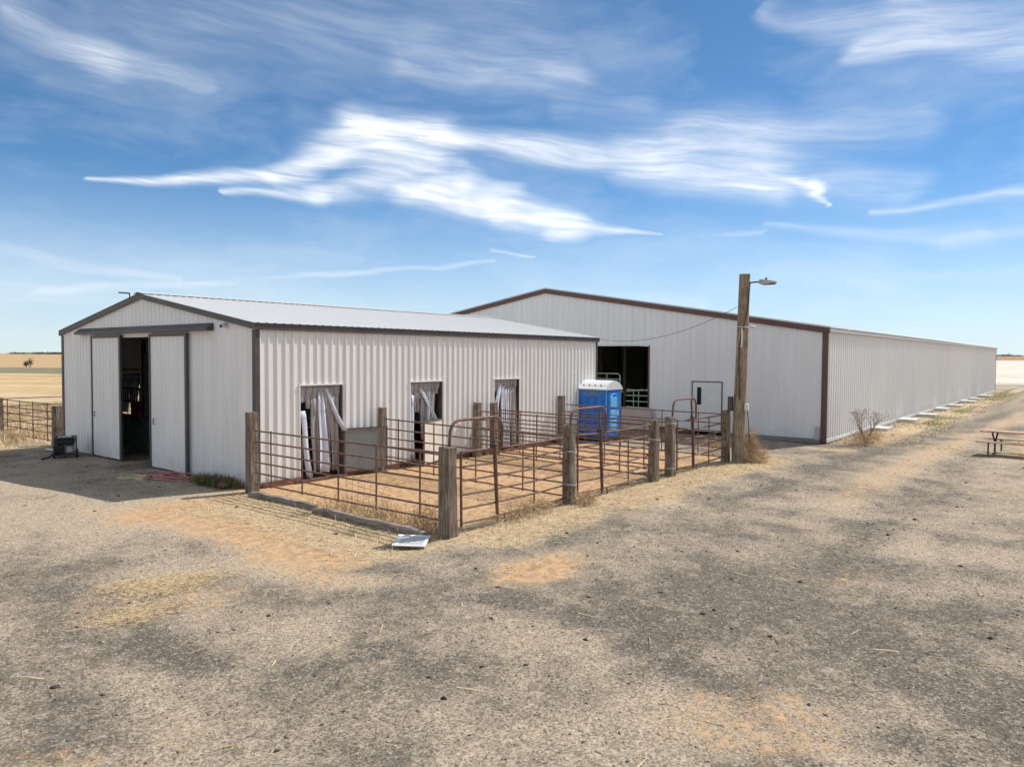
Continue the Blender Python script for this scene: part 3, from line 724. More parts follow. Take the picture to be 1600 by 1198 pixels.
panel((.12, 12.7, 0), R(91.5), 4.55, (.35, 1.6, 2.8, 4.0), 'rusty pipe panel left of the white barn, nearer one', rails=(.15, .4, .65, .9, 1.15, 1.4))
panel((.0, 17.4, 0), R(7), 15.0, (2.5, 5.0, 7.5, 10., 12.5), 'long rusty pipe panel behind, left of the white barn', rails=(.2, .5, .8, 1.1, 1.4))
# pale green panels in the doorway of the far barn
g1 = panel((BX+.35, .95, 0), R(-90), 1.25, (.35, .6), 'pale green pipe panel low in the big barn opening', 'green_pipe', (.75, .95, 1.20, 1.45, 1.70), name='green_pipe_gate', r=.025)
o = empty('green_bow_gate', (BX+.3, 2.9, 0), 'pale green bow gate behind the toilet in the barn opening', 'gate')
MB().tube([(0, 0, 0), (0, 0, 2.4), (0, -1.55, 2.40), (0, -1.65, 2.30), (0, -1.65, 0)], .028, 8).build('bow', 'green_pipe', o, smooth=True)
for z in (2.15, 1.9, 1.4, .9, .4): MB().tube([(0, 0, z), (0, -1.65, z)], .022, 7).build('rail', 'green_pipe', o, smooth=True)
MB().tube([(.02, -.95, .3), (.02, -.95, 2.4)], .022, 7).build('upright', 'green_pipe', o, smooth=True)
tag(MB().box((BX-.28, -.62, 0), (BX-.255, 1.7, .97)).build('plywood_barrier', 'ply_pink', None, bevel=.004), 'pinkish weathered plywood sheet standing across the big barn opening', 'board')

# ------------------------------------------------------------------ strip curtains
def strip_curtain(x0, x1, y, ztop, strips, label, m='plastic', band=.5, sgn=1):
    o = empty('strip_curtain', ((x0+x1)/2, y, 0), label, 'curtain', 'torn curtains in the stall doorways')
    cx = (x0+x1)/2; W_ = x1-x0
    def cloth(pts_top, pts_bot, name, mm, ripple=.02, nseg=10, ph=0, bow=0):
        mb = MB(); nu = 13
        for i in range(nseg+1):
            f = i/nseg
            for j in range(nu):
                g_ = j/(nu-1)
                p = Vector(pts_top[0]).lerp(Vector(pts_top[1]), g_).lerp(Vector(pts_bot[0]).lerp(Vector(pts_bot[1]), g_), f)
                p.y += ripple*(math.sin(g_*8+ph+f*1.8)+.5*math.sin(g_*15+ph*2))*(.35+f)+bow*math.sin(f*math.pi)
                p.x += .012*math.sin(f*7+ph)
                mb.v.append((p.x-cx, p.y-y, p.z))
        for i in range(nseg):
            for j in range(nu-1): mb.f.append((i*nu+j, i*nu+j+1, (i+1)*nu+j+1, (i+1)*nu+j))
        ob = mb.build(name, mm, o, smooth=True)
        sm = ob.modifiers.new('thick', 'SOLIDIFY'); sm.thickness = .006
        return ob
    # pleated header left hanging from the lintel
    n = 6
    for i in range(n):
        a = x0+W_*i/n; c = x0+W_*(i+1)/n+.02
        zb = ztop-band*random.uniform(.6, 1.5)
        cloth([(a, y+.02*(i % 2), ztop), (c, y+.02*((i+1) % 2), ztop)], [(a+.01, y+.02, zb+random.uniform(-.1, .05)), (c-.01, y+.03, zb)], 'header_flap', 'fabric', .03, 5, i)
    for i, (a, c, ab, cb, zt_, zb, yo, mm) in enumerate(strips):
        cloth([(x0+a*W_, y, zt_), (x0+c*W_, y+.01, zt_)], [(x0+ab*W_, y+yo, zb), (x0+cb*W_, y+yo+.03, zb)], 'strip', mm, .042, 10, i*1.7)
    return o
strip_curtain(1.23, 2.46, .05, DH-.03, [(.02, .16, .16, .30, 1.75, .06, -.06, 'plastic'), (.27, .45, .33, .52, 2.05, .20, .02, 'fabric'), (.45, .60, .44, .74, 2.2, .16, -.07, 'plastic'),
    (.60, .74, .70, .86, 2.2, .2, .06, 'fabric'), (.60, .70, 1.0, 1.08, 2.3, 1.18, -.16, 'plastic'), (.75, .98, .80, .99, 2.1, .15, .05, 'fabric')], 'torn white strip curtain in the first stall doorway, nearest the camera')
strip_curtain(4.94, 6.16, .05, DH-.03, [(.03, .16, .05, .20, 2.0, .12, -.02, 'plastic'), (.38, .62, .38, .6, 2.1, .7, .03, 'fabric'), (.30, .42, .74, .83, 2.2, 1.22, -.15, 'plastic'), (.56, .70, .56, .68, 2.1, .5, .02, 'plastic'),
    (.70, .86, .68, .86, 2.1, .6, .04, 'fabric'), (.16, .34, .16, .33, 2.1, 1.5, .05, 'fabric')], 'torn white strip curtain in the second stall doorway')
strip_curtain(8.66, 9.90, .05, DH-.03, [(.24, .38, -.16, .06, 2.25, 1.15, -.20, 'plastic'), (.32, .48, .34, .48, 2.15, .12, -.03, 'plastic'), (.50, .66, .50, .64, 2.05, .1, -.05, 'plastic'), (.62, .80, .62, .80, 2.1, .12, .04, 'fabric'), (.78, .98, .82, 1.05, 2.1, .15, -.04, 'fabric')],
    'torn white strip curtain in the third stall doorway, farthest along')
strip_curtain(1.23, 2.46, WY-.05, DH-.03, [(.0, .2, .0, .2, 2.1, .9, 0, 'plastic'), (.22, .45, .22, .45, 2.1, 1.3, .03, 'plastic'), (.45, .7, .45, .7, 2.1, 1.1, 0, 'plastic'), (.72, .98, .72, .98, 2.1, 1.4, .02, 'plastic')], 'pale curtain seen through the gap between the sliding doors')
# inside the near barn: stall partition seen through the gap
o = empty('stall_partition', (1.25, 8.5, 0), 'dark rubber clad stall partition inside the sliding door gap', 'partition')
MB().box((-.03, -1.7, .02), (.03, 2.0, 1.12)).build('panel', 'matting', o)
MB().box((-.05, -1.7, 1.122), (.05, 2.0, 1.17)).build('top_rail', 'dark', o)
for k_ in range(11): MB().tube([(0, .0+k_*.17, 1.62), (0, .0+k_*.17, 2.0)], .016, 6).build('bar', 'dark', o)
MB().box((-.03, -.1, 1.58), (.03, 2.0, 1.619)).build('middle_rail', 'dark', o)
MB().box((-.03, -.1, 2.001), (.03, 2.0, 2.05)).build('top_rail', 'dark', o)
MB().box((-.05, -.22, 1.171), (.05, -.1, 3.6)).build('upright', 'dark', o)
MB().box((-.04, -1.7, 1.171), (.0, -.22, 3.2)).build('upper_panel', 'matting', o)
tag(MB().box((1.15, 8.5, 1.0), (1.195, 9.1, 1.58)).box((1.196, 8.5, 1.19), (1.32, 9.1, 1.58)).build('saddle_blanket', 'red', None, bevel=.02), 'dark red cloth hanging over the stall partition inside the barn', 'blanket')

# ------------------------------------------------------------------ portable toilet
o = empty('portable_toilet', (13.6, -1.2, 0), 'blue portable toilet with white domed roof behind the pens', 'toilet')
S_ = 1.15
mb = MB().box((0, 0, .12), (S_, S_, 1.93)); mb.build('body', 'potty', o, bevel=.03)
MB().box((-.02, -.02, 0), (S_+.02, S_+.02, .12)).build('base_skid', 'dark', o, bevel=.01)
for k_ in range(3): MB().box((-.03, .10+k_*.33, .3), (0.01, .37+k_*.33, 1.60)).build('side_panel', 'potty', o, bevel=.012)
MB().box((-.012, .16, 1.70), (.005, .98, 1.83)).build('sign_band', 'potty_band', o)
mb = MB(); n = 14    # barrel roof, arch facing the pens
prof = [(-.04, 1.915), (-.04, 1.96)]
for i in range(n+1):
    u = i/n; prof.append((-.03+u*(S_+.06), 1.96+.30*math.sin(math.pi*u)**.8))
prof += [(S_+.04, 1.96), (S_+.04, 1.915)]
v = [(x, yy, z) for yy in (-.05, S_+.05) for x, z in prof]; N = len(prof)
f = [(i, i+1, N+i+1, N+i) for i in range(N-1)] + [tuple(range(N))[::-1], tuple(range(N, 2*N)), (0, N, 2*N-1, N-1)]
mb.add(v, f); rf_ = mb.build('roof', 'white', o, smooth=True)
for k_ in range(4): MB().tube([(.02, .2+k_*.25, 2.06), (-.0, .2+k_*.25, 2.10)], .025, 8).build('vent', 'dark', rf_)
d_ = MB().box((.18, -.028, .2), (S_-.12, .004, 1.86)).build('door', 'potty', o, bevel=.02)
arch = [(.26, -.035, .3)] + [(.26+.30*(1-math.cos(a)), -.035, 1.48+.28*math.sin(a)) for a in np.linspace(0, math.pi, 13)] + [(.86, -.035, .3)]
mb = MB(); mb.tube(arch, .02, 6); mb.build('door_moulding', 'potty_highlight', d_)
for z0, z1 in ((1.25, 1.66), (.86, 1.16), (.36, .78)): MB().box((.33, -.045, z0), (.79, -.02, z1)).build('door_panel', 'potty_highlight', d_, bevel=.03)
MB().box((.80, -.06, .95), (.86, -.02, 1.12)).build('latch', 'white', d_)
for xx in (.06, S_-.06): MB().tube([(xx, -.012, .14), (xx, -.012, 1.9)], .022, 6).build('corner_rib', 'potty_highlight', o)

# ------------------------------------------------------------------ light pole
PX_, PY_ = 11.76, -6.99
o = empty('light_pole', (PX_, PY_, 0), 'wooden light pole with lamp arm behind the corner of the pens', 'light pole')
ph = 5.62
mb = MB(); mb.tube([(0, 0, -.1), (.0, .0, .3), (.01, -.02, 1.8), (.02, -.06, 3.6), (.02, -.10, ph)], [.195, .19, .178, .168, .157], 18); mb.build('pole', 'pole', o, smooth=True)
MB().tube([(.02, -.24, 5.36), (.02, -.45, 5.37), (.02, -.62, 5.36)], .022, 8).build('lamp_arm', 'cable', o, smooth=True)
lh = MB()
lh.add([(-.09, -.56, 5.30), (.13, -.56, 5.30), (.13, -.56, 5.43), (-.09, -.56, 5.43), (-.12, -.76, 5.28), (.16, -.76, 5.28), (.14, -.76, 5.42), (-.10, -.76, 5.42), (-.05, -1.04, 5.31), (.09, -1.04, 5.31), (.07, -1.04, 5.36), (-.03, -1.04, 5.36)],
       [(0, 1, 2, 3), (0, 4, 5, 1), (1, 5, 6, 2), (2, 6, 7, 3), (3, 7, 4, 0), (4, 8, 9, 5), (5, 9, 10, 6), (6, 10, 11, 7), (7, 11, 8, 4), (8, 11, 10, 9)])
lh = lh.build('lamp_head', 'eave_grey', o, bevel=.012)
MB().tube([(.02, -.74, 5.42), (.02, -.74, 5.48)], .03, 8).build('photocell', 'dark', lh)
MB().box((-.06, -1.0, 5.272), (.10, -.66, 5.29)).build('lens', 'dark', lh)
mb = MB(); mb.tube([(-.02, -.28, 5.34), (-.06, -.26, 4.8), (-.14, -.22, 4.3), (-.17, -.12, 3.9), (-.185, -.03, 3.4), (-.19, -.06, 2.6), (-.19, -.10, 1.9)], .014, 6); mb.build('lamp_cable', 'cable', o, smooth=True)
MB().box((-.25, .13, 1.55), (-.10, .26, 1.98)).build('switch_box', 'trim', o, bevel=.01)
mb = MB(); mb.tube([(-.12, -.2, 1.70), (-.12, -.30, 1.72), (-.12, -.31, 1.55), (-.11, -.34, 1.2), (-.1, -.38, .6)], .013, 6); mb.build('hanging_cord', 'cable', o, smooth=True)
MB().box((-.15, -.33, 1.58), (-.06, -.22, 1.78)).build('outlet_cover', 'white', o, bevel=.015)
MB().tube([(-.16, -.12, 4.02), (-.17, -.12, 3.6), (-.18, -.11, 3.45)], .028, 6).build('conduit', 'white', o)
oc_ = empty('security_camera', (PX_-.05, PY_-.24, 4.03), 'small white camera strapped to the light pole', 'camera')
MB().tube([(0, .06, 0), (0, -.10, .03)], .02, 6).build('bracket', 'white', oc_)
MB().tube([(0, -.08, .04), (-.03, -.26, .0)], .042, 10).build('housing', 'white', oc_, smooth=True)
mb = MB(); mb.tube([(.2*math.cos(a)-.03, .2*math.sin(a)+.15, .02) for a in np.linspace(0, 6.28, 17)], .008, 5, False); mb.build('strap', 'white', oc_)
A = Vector((PX_-.02, PY_+.10, 4.66)); B = Vector((LX-.02, -.12, 3.84)); mb = MB()
mb.tube([A.lerp(B, f)-Vector((0, 0, .42*4*f*(1-f))) for f in np.linspace(0, 1, 22)], .007, 6)
tag(mb.build('overhead_cable', 'cable', None, smooth=True), 'thin sagging cable from light pole to the white barn corner', 'cable')
# camera and flood lamp on the near barn gable
o = empty('security_camera', (-.02, 1.25, 3.86), 'small grey camera under the eave of the white barn gable', 'camera')
MB().box((-.05, -.04, -.05), (0, .04, .05)).build('bracket', 'eave_grey', o)
MB().tube([(-.05, 0, 0), (-.17, -.08, -.03)], .055, 12).build('housing', 'white', o, smooth=True)
MB().tube([(-.168, -.078, -.03), (-.178, -.085, -.032)], .035, 12).build('lens', 'dark', o)
o = empty('flood_lamp', (.05, 6.55, 4.72), 'small dark flood lamp on an arm above the white barn gable', 'lamp')
MB().tube([(0, 0, -.05), (0, 0, .17)], .018, 6).build('stem', 'trim', o)
MB().obox((-.02, .30, .20), (.06, 0, 0), (0, .26, .02), (0, 0, .022)).build('lamp_head', 'trim', o, bevel=.008)

# ------------------------------------------------------------------ yard objects
# picnic table
o = empty('picnic_table', (19.3, -13.35, 0), 'picnic table with red planks and black metal legs at the right edge', 'picnic table', rz=R(-8))
TL = 1.9
for k_ in range(4): MB().box((-.38+k_*.192, -TL/2, .735), (-.38+k_*.192+.182, TL/2, .775)).build('tabletop_plank', 'table_wood', o, bevel=.006)
for s_ in (-1, 1):
    for k_ in range(1): MB().box((s_*.72-.14, -TL/2, .425), (s_*.72+.14, TL/2, .462)).build('bench_plank', 'table_wood', o, bevel=.006)
for yy in (-.6, .6):
    mb = MB()
    for s_ in (-1, 1):
        mb.tube([(s_*.33, yy, .735), (s_*.30, yy, .66), (s_*.05, yy, .44), (0, yy, .36), (0, yy, .02)], .028, 8)
    mb.tube([(-.16, yy, .02), (.16, yy, .02)], .035, 8); mb.build('leg_frame', 'dark', o, smooth=True)
    for s_ in (-1, 1):
        MB().tube([(s_*.62, yy, .42), (s_*.76, yy, .41), (s_*.80, yy, .36), (s_*.80, yy, .02)], .024, 8).build('bench_leg', 'dark', o, smooth=True)
mb = MB(); mb.tube([(0, -.6, .40), (0, .6, .40)], .02, 6); mb.build('stretcher', 'dark', o)
# generator by the barn corner
o = empty('generator', (-.72, 9.25, 0), 'black portable generator on the ground beside the barn gable', 'generator', rz=R(-20))
mb = MB()
for s_ in (-.28, .28):
    mb.tube([(s_, -.38, .1), (s_, -.40, .52), (s_, -.34, .60), (s_, .34, .60), (s_, .42, .52), (s_, .42, .1), (s_, -.38, .1)], .02, 7)
for yy in (-.36, .38): mb.tube([(-.28, yy, .58), (.28, yy, .58)], .02, 7); mb.tube([(-.28, yy, .1), (.28, yy, .1)], .02, 7)
mb.build('tube_frame', 'dark', o, smooth=True)
MB().box((-.25, -.32, .40), (.25, .30, .58)).build('fuel_tank', 'dark', o, bevel=.04)
MB().box((-.20, -.10, .585), (.16, .22, .612)).build('tank_label', 'steel', o, bevel=.008)
MB().box((-.262, -.33, .12), (-.05, .30, .385)).build('control_panel', 'cable', o, bevel=.02)
MB().box((-.24, -.30, .11), (.05, .30, .39)).build('housing', 'cable', o, bevel=.02)
MB().box((-.04, -.335, .12), (.24, .05, .39)).build('engine', 'trim', o, bevel=.03)
for k_ in range(4): MB().box((.0, -.345, .16+k_*.05), (.22, -.336, .18+k_*.05)).build('cooling_fin', 'steel', o)
MB().tube([(.10, -.36, .24), (.10, -.335, .24)], .07, 14).build('recoil_cover', 'eave_grey', o)
MB().tube([(-.29, -.16, .28), (-.262, -.16, .28)], .085, 14).build('starter_cover', 'steel', o)
MB().tube([(.05, .06, .25), (.05, .33, .25)], .11, 14).build('alternator', 'cable', o, smooth=True)
for s_ in (-1, 1): MB().tube([(s_*.30-.03, -.36, .13), (s_*.30+.03, -.36, .13)], .13, 16).build('wheel', 'dark', o)
mb = MB(); mb.tube([(-.24, -.48, .14), (-.30, -.75, .35), (-.30, -.85, .40)], .022, 7); mb.tube([(-.1, -.40, .3), (-.45, -.55, .05), (-.62, -.62, .03)], .028, 7); mb.build('folded_handle', 'dark', o, smooth=True)
mb = MB(); mb.tube([(-.15, .1, .63), (-.1, .3, .68), (-.02, .44, .74)], .03, 6); mb.build('rag', 'hose', o)
tag(MB().tube([(-.33, 10.2, .03), (-.56, 11.3, .03)], .028, 8).build('white_pipe', 'white'), 'thin white pipe lying on the ground left of the generator', 'pipe')
# hose
mb = MB(); pts = []
for k_ in range(150):
    a = k_/150*2*math.pi*4.6; r_ = .36+.10*math.sin(a*.37)+.03*math.sin(a*1.3); e = 1+.25*math.sin(a*.21)
    pts.append((-.62+.9*r_*math.cos(a)*e+.02*k_/150, 2.92+1.35*r_*math.sin(a), .03+.055*(k_/150)+.018*math.sin(a*2.3)))
pts += [(-.9, 3.5, .05), (-1.1, 3.7, .03), (-.8, 4.1, .03), (-.4, 4.0, .03)]
mb.tube(pts, .019, 7); tag(mb.build('garden_hose', 'hose', None, smooth=True), 'coiled faded red hose lying before the right sliding door', 'hose')
mb = MB()
o = empty('lumber_offcuts', (-1.32, 3.42, 0), 'two pale lumber offcuts lying by the hose coil', 'lumber', rz=R(35))
for s_ in (-1, 1): MB().box((s_*.065-.05, -.34, .0), (s_*.065+.05, .34, .10+.015*s_)).build('board', 'newwood', o, bevel=.005)
tag(MB().obox((-.52, .55, .10), (.13, .10, .02), (-.05, .06, .03), (0, -.01, .02)).build('red_scrap', 'skid'), 'small dark red scrap in the grass by the barn corner', 'scrap')
# landscape timbers along the near pen
for (y0, y1, xo, lab) in ((-.75, -3.05, -.58, 'grey landscape timber beside the tall post at the barn corner'), (-3.25, -6.35, -.72, 'cracked landscape timber ending at the thick grey post')):
    mb = MB(); n = 9; rings = []
    for i in range(n):
        f = i/(n-1); y = y0+(y1-y0)*f; wob = .03*math.sin(f*5+y0); hh = .125+random.uniform(-.02, .015); ww = .085+random.uniform(-.01, .01)
        if i in (0, n-1): hh *= .8
        rings.append([(xo+wob+a*ww, y, max(-.02, c*hh)) for a, c in ((-1, -.05), (-1.05, .7), (-.75, 1), (.7, 1.02), (1, .75), (1, -.05))])
    v = [p for r_ in rings for p in r_]; f = []
    for i in range(n-1):
        for j in range(6): f.append((i*6+j, i*6+(j+1) % 6, (i+1)*6+(j+1) % 6, (i+1)*6+j))
    f += [tuple(range(6)), tuple((n-1)*6+j for j in range(6))[::-1]]
    mb.add(v, f); tag(mb.build('landscape_timber', 'timber'), lab, 'timber', 'timbers along the pen')
# louvred vent panel lying by the corner post
o = empty('vent_panel', (-1.18, -6.50, 0), 'white louvred vent panel lying on the ground by the thick corner post', 'vent panel', rz=R(38))
tilt = .03
def vp(x, y, z=0): return (x, y, .05+z+tilt*y)
hw, hd = .36, .27
for a, c in (((-hw, -hd), (hw, -hd+.05)), ((-hw, hd-.09), (hw, hd)), ((-hw, -hd+.051), (-hw+.07, hd-.091)), ((hw-.07, -hd+.051), (hw, hd-.091))):
    v = [vp(a[0], a[1]), vp(c[0], a[1]), vp(c[0], c[1]), vp(a[0], c[1]), vp(a[0], a[1], .018), vp(c[0], a[1], .018), vp(c[0], c[1], .018), vp(a[0], c[1], .018)]
    MB().add(v, [(0,3,2,1),(4,5,6,7),(0,1,5,4),(1,2,6,5),(2,3,7,6),(3,0,4,7)]).build('frame', 'white', o)
for k_ in range(10):
    xx = -hw+.08+k_*.060
    v = [vp(xx, -hd+.05, .006), vp(xx+.026, -hd+.05, .008), vp(xx+.026, hd-.09, .008), vp(xx, hd-.09, .006)]
    v2 = [(p[0], p[1], p[2]-.004) for p in v]
    MB().add(v+v2, [(0, 1, 2, 3), (7, 6, 5, 4), (0, 4, 5, 1), (1, 5, 6, 2), (2, 6, 7, 3), (3, 7, 4, 0)]).build('slat', 'white', o)
MB().obox((0, -.02, .048), (hw-.07, 0, 0), (0, hd-.07, tilt*(hd-.07)), (0, 0, .002)).build('backing', 'trim', o)
# sagging wire mesh inside the near pen
mb = MB()
for k_ in range(8): mb.tube([(-.22-.015*k_, -3.6-k_*.17, .0), (-.1+.02*k_, -3.45-k_*.17, .75-.03*k_)], .004, 4)
for k_ in range(5): mb.tube([(-.2+.03*k_, -3.55, .12+.14*k_), (-.28+.03*k_, -4.85, .08+.13*k_)], .004, 4)
tag(mb.build('wire_mesh', 'branch'), 'scrap of rusty wire mesh leaning inside the nearest pen', 'wire mesh')

# ------------------------------------------------------------------ scatter (uncountable cover)
def build_np(name, V, F, matname, kind='stuff', label=None, cat=None, smooth=False):
    me = bpy.data.meshes.new(name); V = np.asarray(V, np.float32).reshape(-1, 3); F = np.asarray(F, np.int32); k_ = F.shape[1]
    me.vertices.add(len(V)); me.vertices.foreach_set('co', V.ravel())
    me.loops.add(F.size); me.loops.foreach_set('vertex_index', F.ravel())
    me.polygons.add(len(F)); me.polygons.foreach_set('loop_start', np.arange(0, F.size, k_, dtype=np.int32)); me.polygons.foreach_set('loop_total', np.full(len(F), k_, np.int32))
    me.update(calc_edges=True); me.materials.append(matname if not isinstance(matname, str) else MT[matname])
    o = bpy.data.objects.new(name, me); COL.objects.link(o)
    return tag(o, label, cat, None, kind)
def scatter_mat(name, ca_, cb_, scale=9):
    m, t, b = mat(name)
    pos = t.new('ShaderNodeNewGeometry').outputs
    ri = pos['Random Per Island']
    c = t.mix(ri, ca_, cb_); t.l.new(c, b.inputs['Base Color']); b.inputs['Roughness'].default_value = .9; b.inputs['Specular IOR Level'].default_value = .15
    return m
MT['stone'] = scatter_mat('gravel stones', (.07, .06, .05), (.46, .385, .29))
MT['clod'] = scatter_mat('dark clods', (.025, .022, .02), (.09, .075, .06))
MT['straw'] = scatter_mat('straw', (.36, .255, .14), (.68, .55, .36))
MT['grass'] = scatter_mat('green grass', (.05, .06, .024), (.22, .20, .09))
MT['tumble'] = scatter_mat('tumbleweed', (.34, .225, .125), (.62, .46, .28))
def sample(n, x0, x1, y0, y1, wfun):
    x = rng.uniform(x0, x1, n); y = rng.uniform(y0, y1, n)
    inside = ((x > -.05) & (x < LX+.05) & (y > -.05) & (y < WY+.05)) | ((x > BX-.1) & (y > BY-.1))
    k_ = (rng.random(n) < wfun(x, y)) & ~inside
    return x[k_], y[k_]
def stones(name, x, y, smin, smax, matn, label, cat):
    n = len(x); z = ground_z(x, y); s_ = smin+(smax-smin)*rng.random(n)**3.2
    base = np.array([(1, 0, 0), (0, 1, 0), (-1, 0, 0), (0, -1, 0), (0, 0, 1), (0, 0, -.4)], float)
    V = base[None]*(1+rng.uniform(-.35, .35, (n, 6, 1)))*s_[:, None, None]*np.stack([rng.uniform(.7, 1.4, n), rng.uniform(.7, 1.3, n), rng.uniform(.35, .8, n)], -1)[:, None]
    a = rng.uniform(0, 6.28, n); c, s2 = np.cos(a)[:, None], np.sin(a)[:, None]
    X = V[..., 0]*c-V[..., 1]*s2+x[:, None]; Y = V[..., 0]*s2+V[..., 1]*c+y[:, None]; Z = V[..., 2]+z[:, None]
    f0 = np.array([(0, 1, 4), (1, 2, 4), (2, 3, 4), (3, 0, 4), (1, 0, 5), (2, 1, 5), (3, 2, 5), (0, 3, 5)])
    F = (f0[None]+(np.arange(n)*6)[:, None, None]).reshape(-1, 3)
    build_np(name, np.stack([X, Y, Z], -1), F, matn, 'stuff', label, cat)
def G(x, y): return ground_masks(x, y)
x, y = sample(150000, -10, 20, -17, 9, lambda x, y: np.clip(.15+.85*G(x, y)['dark'], 0, 1)*(1-.85*G(x, y)['straw'])*(1-.8*G(x, y)['dirt'])*np.clip(1.5-np.hypot(x+9.6, y+15.4)/22, .12, 1))
stones('gravel', x, y, .005, .022, 'stone', 'loose grey gravel scattered over the yard', 'gravel')
x, y = sample(2600, -10, 24, -17, 9, lambda x, y: .2+.5*G(x, y)['dark'])
stones('dirt_clods', x, y, .010, .05, 'clod', 'dark clods of dirt scattered over the yard', 'dirt')
def blades(name, x, y, hmin, hmax, wd, lie, matn, label, cat, zoff=0):
    """one bent blade per point; lie=1 lies flat, 0 stands"""
    n = len(x); z = ground_z(x, y)+zoff; h = rng.uniform(hmin, hmax, n); a = rng.uniform(0, 6.28, n)
    el_ = (1-lie)*rng.uniform(.7, 1.5, n)+lie*rng.uniform(.0, .28, n)
    dx, dy, dz = np.cos(a)*np.cos(el_), np.sin(a)*np.cos(el_), np.sin(el_)
    wx, wy = -np.sin(a)*wd, np.cos(a)*wd
    wz = np.where(rng.random(n) < .5, wd*.5, -wd*.5)
    P = np.stack([x, y, z+.004], -1); D = np.stack([dx, dy, dz], -1)*h[:, None]; Wv = np.stack([wx, wy, wz*lie], -1)
    Mid = P+D*.55; Tip = P+D*np.array([1.15, 1.15, .85])
    V = np.stack([P-Wv, P+Wv, Mid+Wv*.8, Mid-Wv*.8, Tip], 1)
    i = (np.arange(n)*5)[:, None]
    F = np.concatenate([i+np.array([[0, 1, 2]]), i+np.array([[0, 2, 3]]), i+np.array([[3, 2, 4]])], 0)
    build_np(name, V, F, matn, 'stuff', label, cat)
def strawmask(x, y): return np.clip((G(x, y)['straw']-.15)*1.4, 0, 1)
x, y = sample(150000, -8, 24, -15, 0, lambda x, y: strawmask(x, y)*.9)
blades('straw_litter', x, y, .06, .22, .0035, 1, 'straw', 'loose straw littered along the fences', 'straw')
x, y = sample(60000, -8, 26, -15, 0, lambda x, y: strawmask(x, y)**2*.35)
blades('dry_grass', x, y, .05, .20, .004, .25, 'straw', 'short dry grass growing along the fences', 'grass')
x, y = sample(120000, -4, 14, 10.5, 34, lambda x, y: np.clip(fbm(x*.5, y*.5, 31, 3)*2-.55, 0, 1)*np.where(x > 0, 1, sstep(11.5, 13, y)))
blades('tall_dry_grass', x, y, .12, .5, .008, .15, 'straw', 'tall dry grass left of the white barn', 'grass')
x, y = sample(26000, -4, 40, -12, 3, lambda x, y: np.clip(G(x, y)['green']-.2, 0, 1)*.9)
blades('green_grass', x, y, .05, .2, .006, .1, 'grass', 'patches of short green grass by the walls and timbers', 'grass')
x, y = sample(5000, -1.0, .0, .15, 2.6, lambda x, y: (1-sstep(.2, 1, np.hypot((x+.25)/.55, (y-1.2)/1.25)))*.9)
blades('grass_tufts', x, y, .12, .34, .007, .05, 'grass', 'dark green grass tufts at the foot of the shaded gable', 'grass')
x, y = sample(9000, -.62, .15, -6.4, -2.6, lambda x, y: .35*fbm(x*2, y*2, 41, 3)*sstep(-2.4, -4, y))
blades('dry_weeds', x, y, .15, .55, .004, .1, 'tumble', 'dry weeds growing under the near pipe panel', 'weeds')
x, y = sample(40000, 19, 75, -10.2, -7.6, lambda x, y: np.clip(fbm(x*.6, y*1.2, 51, 3)*2.2-.75, 0, 1)*.6)
blades('verge_grass', x, y, .04, .15, .010, .4, 'straw', 'dry grass verge along the far barn wall', 'grass')
# hay dropped in the yard
x = np.concatenate([rng.normal(-4.75, .30, 7000), rng.normal(-5.55, .28, 3000), rng.normal(-5.2, .2, 1400)]); y = np.concatenate([rng.normal(-5.6, .17, 7000), rng.normal(-6.35, .15, 3000), rng.normal(-5.1, .12, 1400)])
blades('dropped_hay', x, y, .03, .09, .0022, 1, 'straw', 'small heap of dropped hay in the open yard', 'hay', .012)
x, y = sample(240, -9, 20, -16, -6.8, lambda x, y: np.full_like(x, .5))
blades('twigs', x, y, .08, .4, .005, 1, 'straw', 'scattered twigs and straw stems in the yard', 'twigs')
def tumbleweed(name, c, r_, n, label, matn='tumble', squash=1.0):
    V = []; F = []
    p0 = rng.normal(size=(n, 3)); p0 /= np.linalg.norm(p0, axis=1)[:, None]
    p0 *= (rng.random(n)**.45)[:, None]
    d = p0*.5+rng.normal(size=(n, 3))*.55; d /= np.linalg.norm(d, axis=1)[:, None]
    L_ = rng.uniform(.12, .32, n)[:, None]; A_ = p0*np.array(r_)*.9+np.array(c); B_ = A_+d*L_
    wv = np.cross(d, rng.normal(size=(n, 3))); wv /= np.linalg.norm(wv, axis=1)[:, None]; wv *= .005
    A_[:, 2] = np.maximum(A_[:, 2], .005); B_[:, 2] = np.maximum(B_[:, 2], .01)
    V = np.stack([A_-wv, A_+wv, B_], 1); F = np.arange(3*n).reshape(n, 3)
    o = build_np(name, V, F, matn, None); tag(o, label, 'tumbleweed', 'tumbleweeds'); return o
tumbleweed('tumbleweed', (12.1, -7.28, .6), (.18, .18, .45), 600, 'upper wisps of the dry tumbleweed caught on the light pole')
tumbleweed('tumbleweed', (12.15, -7.35, .22), (.5, .45, .28), 1300, 'orange dry tumbleweed heaped against the light pole')
tumbleweed('tumbleweed', (3.4, -6.95, .12), (.33, .22, .16), 420, 'flat dry weed clump at the foot of the split post')
tumbleweed('tumbleweed', (13.3, -5.6, .22), (.8, .6, .3), 600, 'pale tumbleweed clump inside the farthest pen')
tumbleweed('tumbleweed', (-.25, -6.0, .2), (.25, .5, .25), 420, 'dry weed clump beside the thick grey post')
tumbleweed('tumbleweed', (1.6, -6.75, .16), (1.2, .2, .14), 520, 'low dry weeds under the nearest bow gate')
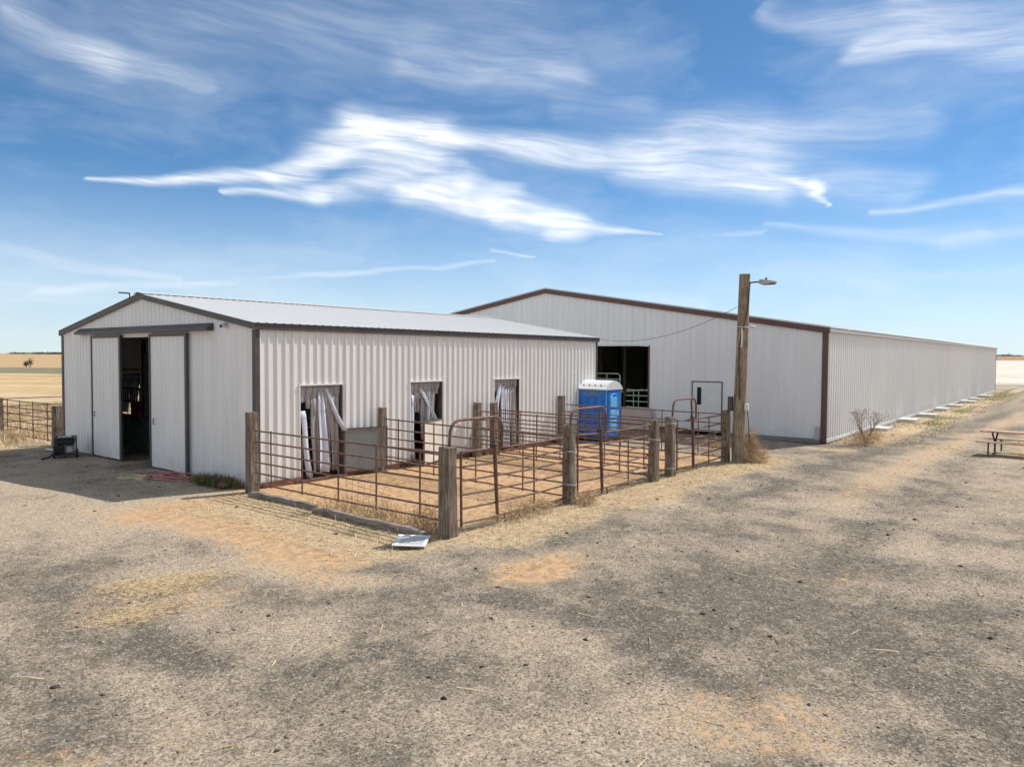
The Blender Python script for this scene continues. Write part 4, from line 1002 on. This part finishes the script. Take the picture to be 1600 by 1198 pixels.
# bare shrub at the corner of the far barn
o = empty('bare_shrub', (19.6, -8.75, 0), 'bare leafless shrub in dry grass at the big barn corner', 'shrub')
def limb(p, d, l_, r_, depth, mb):
    p = Vector(p); d = Vector(d).normalized(); q = p+d*l_*.5+Vector((random.uniform(-.03, .03),)*3); e = p+d*l_
    mb.tube([p, q, e], [r_, r_*.8, r_*.6], 5)
    if depth:
        for k_ in range(random.choice((2, 3))):
            nd = (d+Vector((random.uniform(-.6, .6), random.uniform(-.6, .6), random.uniform(-.1, .45)))).normalized()
            limb(p+d*l_*random.uniform(.55, 1), nd, l_*random.uniform(.55, .8), r_*.55, depth-1, mb)
    else:
        mb.obox(e, (.011, 0, 0), (0, .011, 0), (0, 0, .013))
for k_ in range(7):
    mb = MB(); a = random.uniform(0, 6.28); limb((0, 0, 0), (math.cos(a)*.55, math.sin(a)*.55, 1.1), .62, .018, 3, mb); mb.build('branch', 'branch', o)
tumbleweed('tumbleweed', (19.6, -8.7, .22), (1.5, .5, .26), 1300, 'heap of tan dry grass under the bare shrub')
# ------------------------------------------------------------------ far trees and horizon line
MT['fartree'] = scatter_mat('far foliage', (.045, .05, .045), (.10, .10, .08))
def at_px(xp, d):
    a = YAW-math.atan((xp-800)/FPX); c = d/math.cos(a-YAW); return CAM.x+c*math.cos(a), CAM.y+c*math.sin(a)
def far_mass(name, spots, label):
    V = []; n_ = 0
    for (xp, d, wdt, h) in spots:
        cx, cy = at_px(xp, d); k_ = 160
        p = rng.normal(size=(k_, 3))*np.array([wdt*.33, wdt*.33, h*.22])+np.array([cx, cy, h*.22+float(ground_z(np.array(cx), np.array(cy)))])
        V.append((p[:, None]+rng.normal(size=(k_, 3, 3))*h*.16))
    V = np.concatenate(V); F = np.arange(len(V)*3).reshape(-1, 3)
    tag(build_np(name, V, F, 'fartree'), label, 'trees')
far_mass('far_treeline', [(x, 1900, 22, 5+3*random.random()) for x in list(range(55, 100, 4)) + [20, 26, 38]] + [(x, 2300, 30, 5+4*random.random()) for x in (1563, 1570, 1574, 1588)], 'low dark line of trees on the horizon')
for xp, hh, lab in ((41, 1.2, 'small bare tree in the field at left, shorter of the pair'), (47, 1.9, 'small bare tree in the field at left, taller of the pair')):
    cx, cy = at_px(xp, 170); o = empty('field_tree', (cx, cy, 0), lab, 'tree', 'trees in the field')
    mb = MB(); mb.tube([(0, 0, -.1), (.05, 0, hh*.5), (0, .05, hh*.75)], [.12, .08, .05], 6); mb.build('trunk', 'branch', o)
    n = 260; p = rng.normal(size=(n, 3))*np.array([.28, .28, hh*.2])+np.array([0, 0, hh*.62]); V = p[:, None]+rng.normal(size=(n, 3, 3))*.09
    c_ = build_np('crown', V, np.arange(n*3).reshape(n, 3), 'fartree', None); c_.parent = o
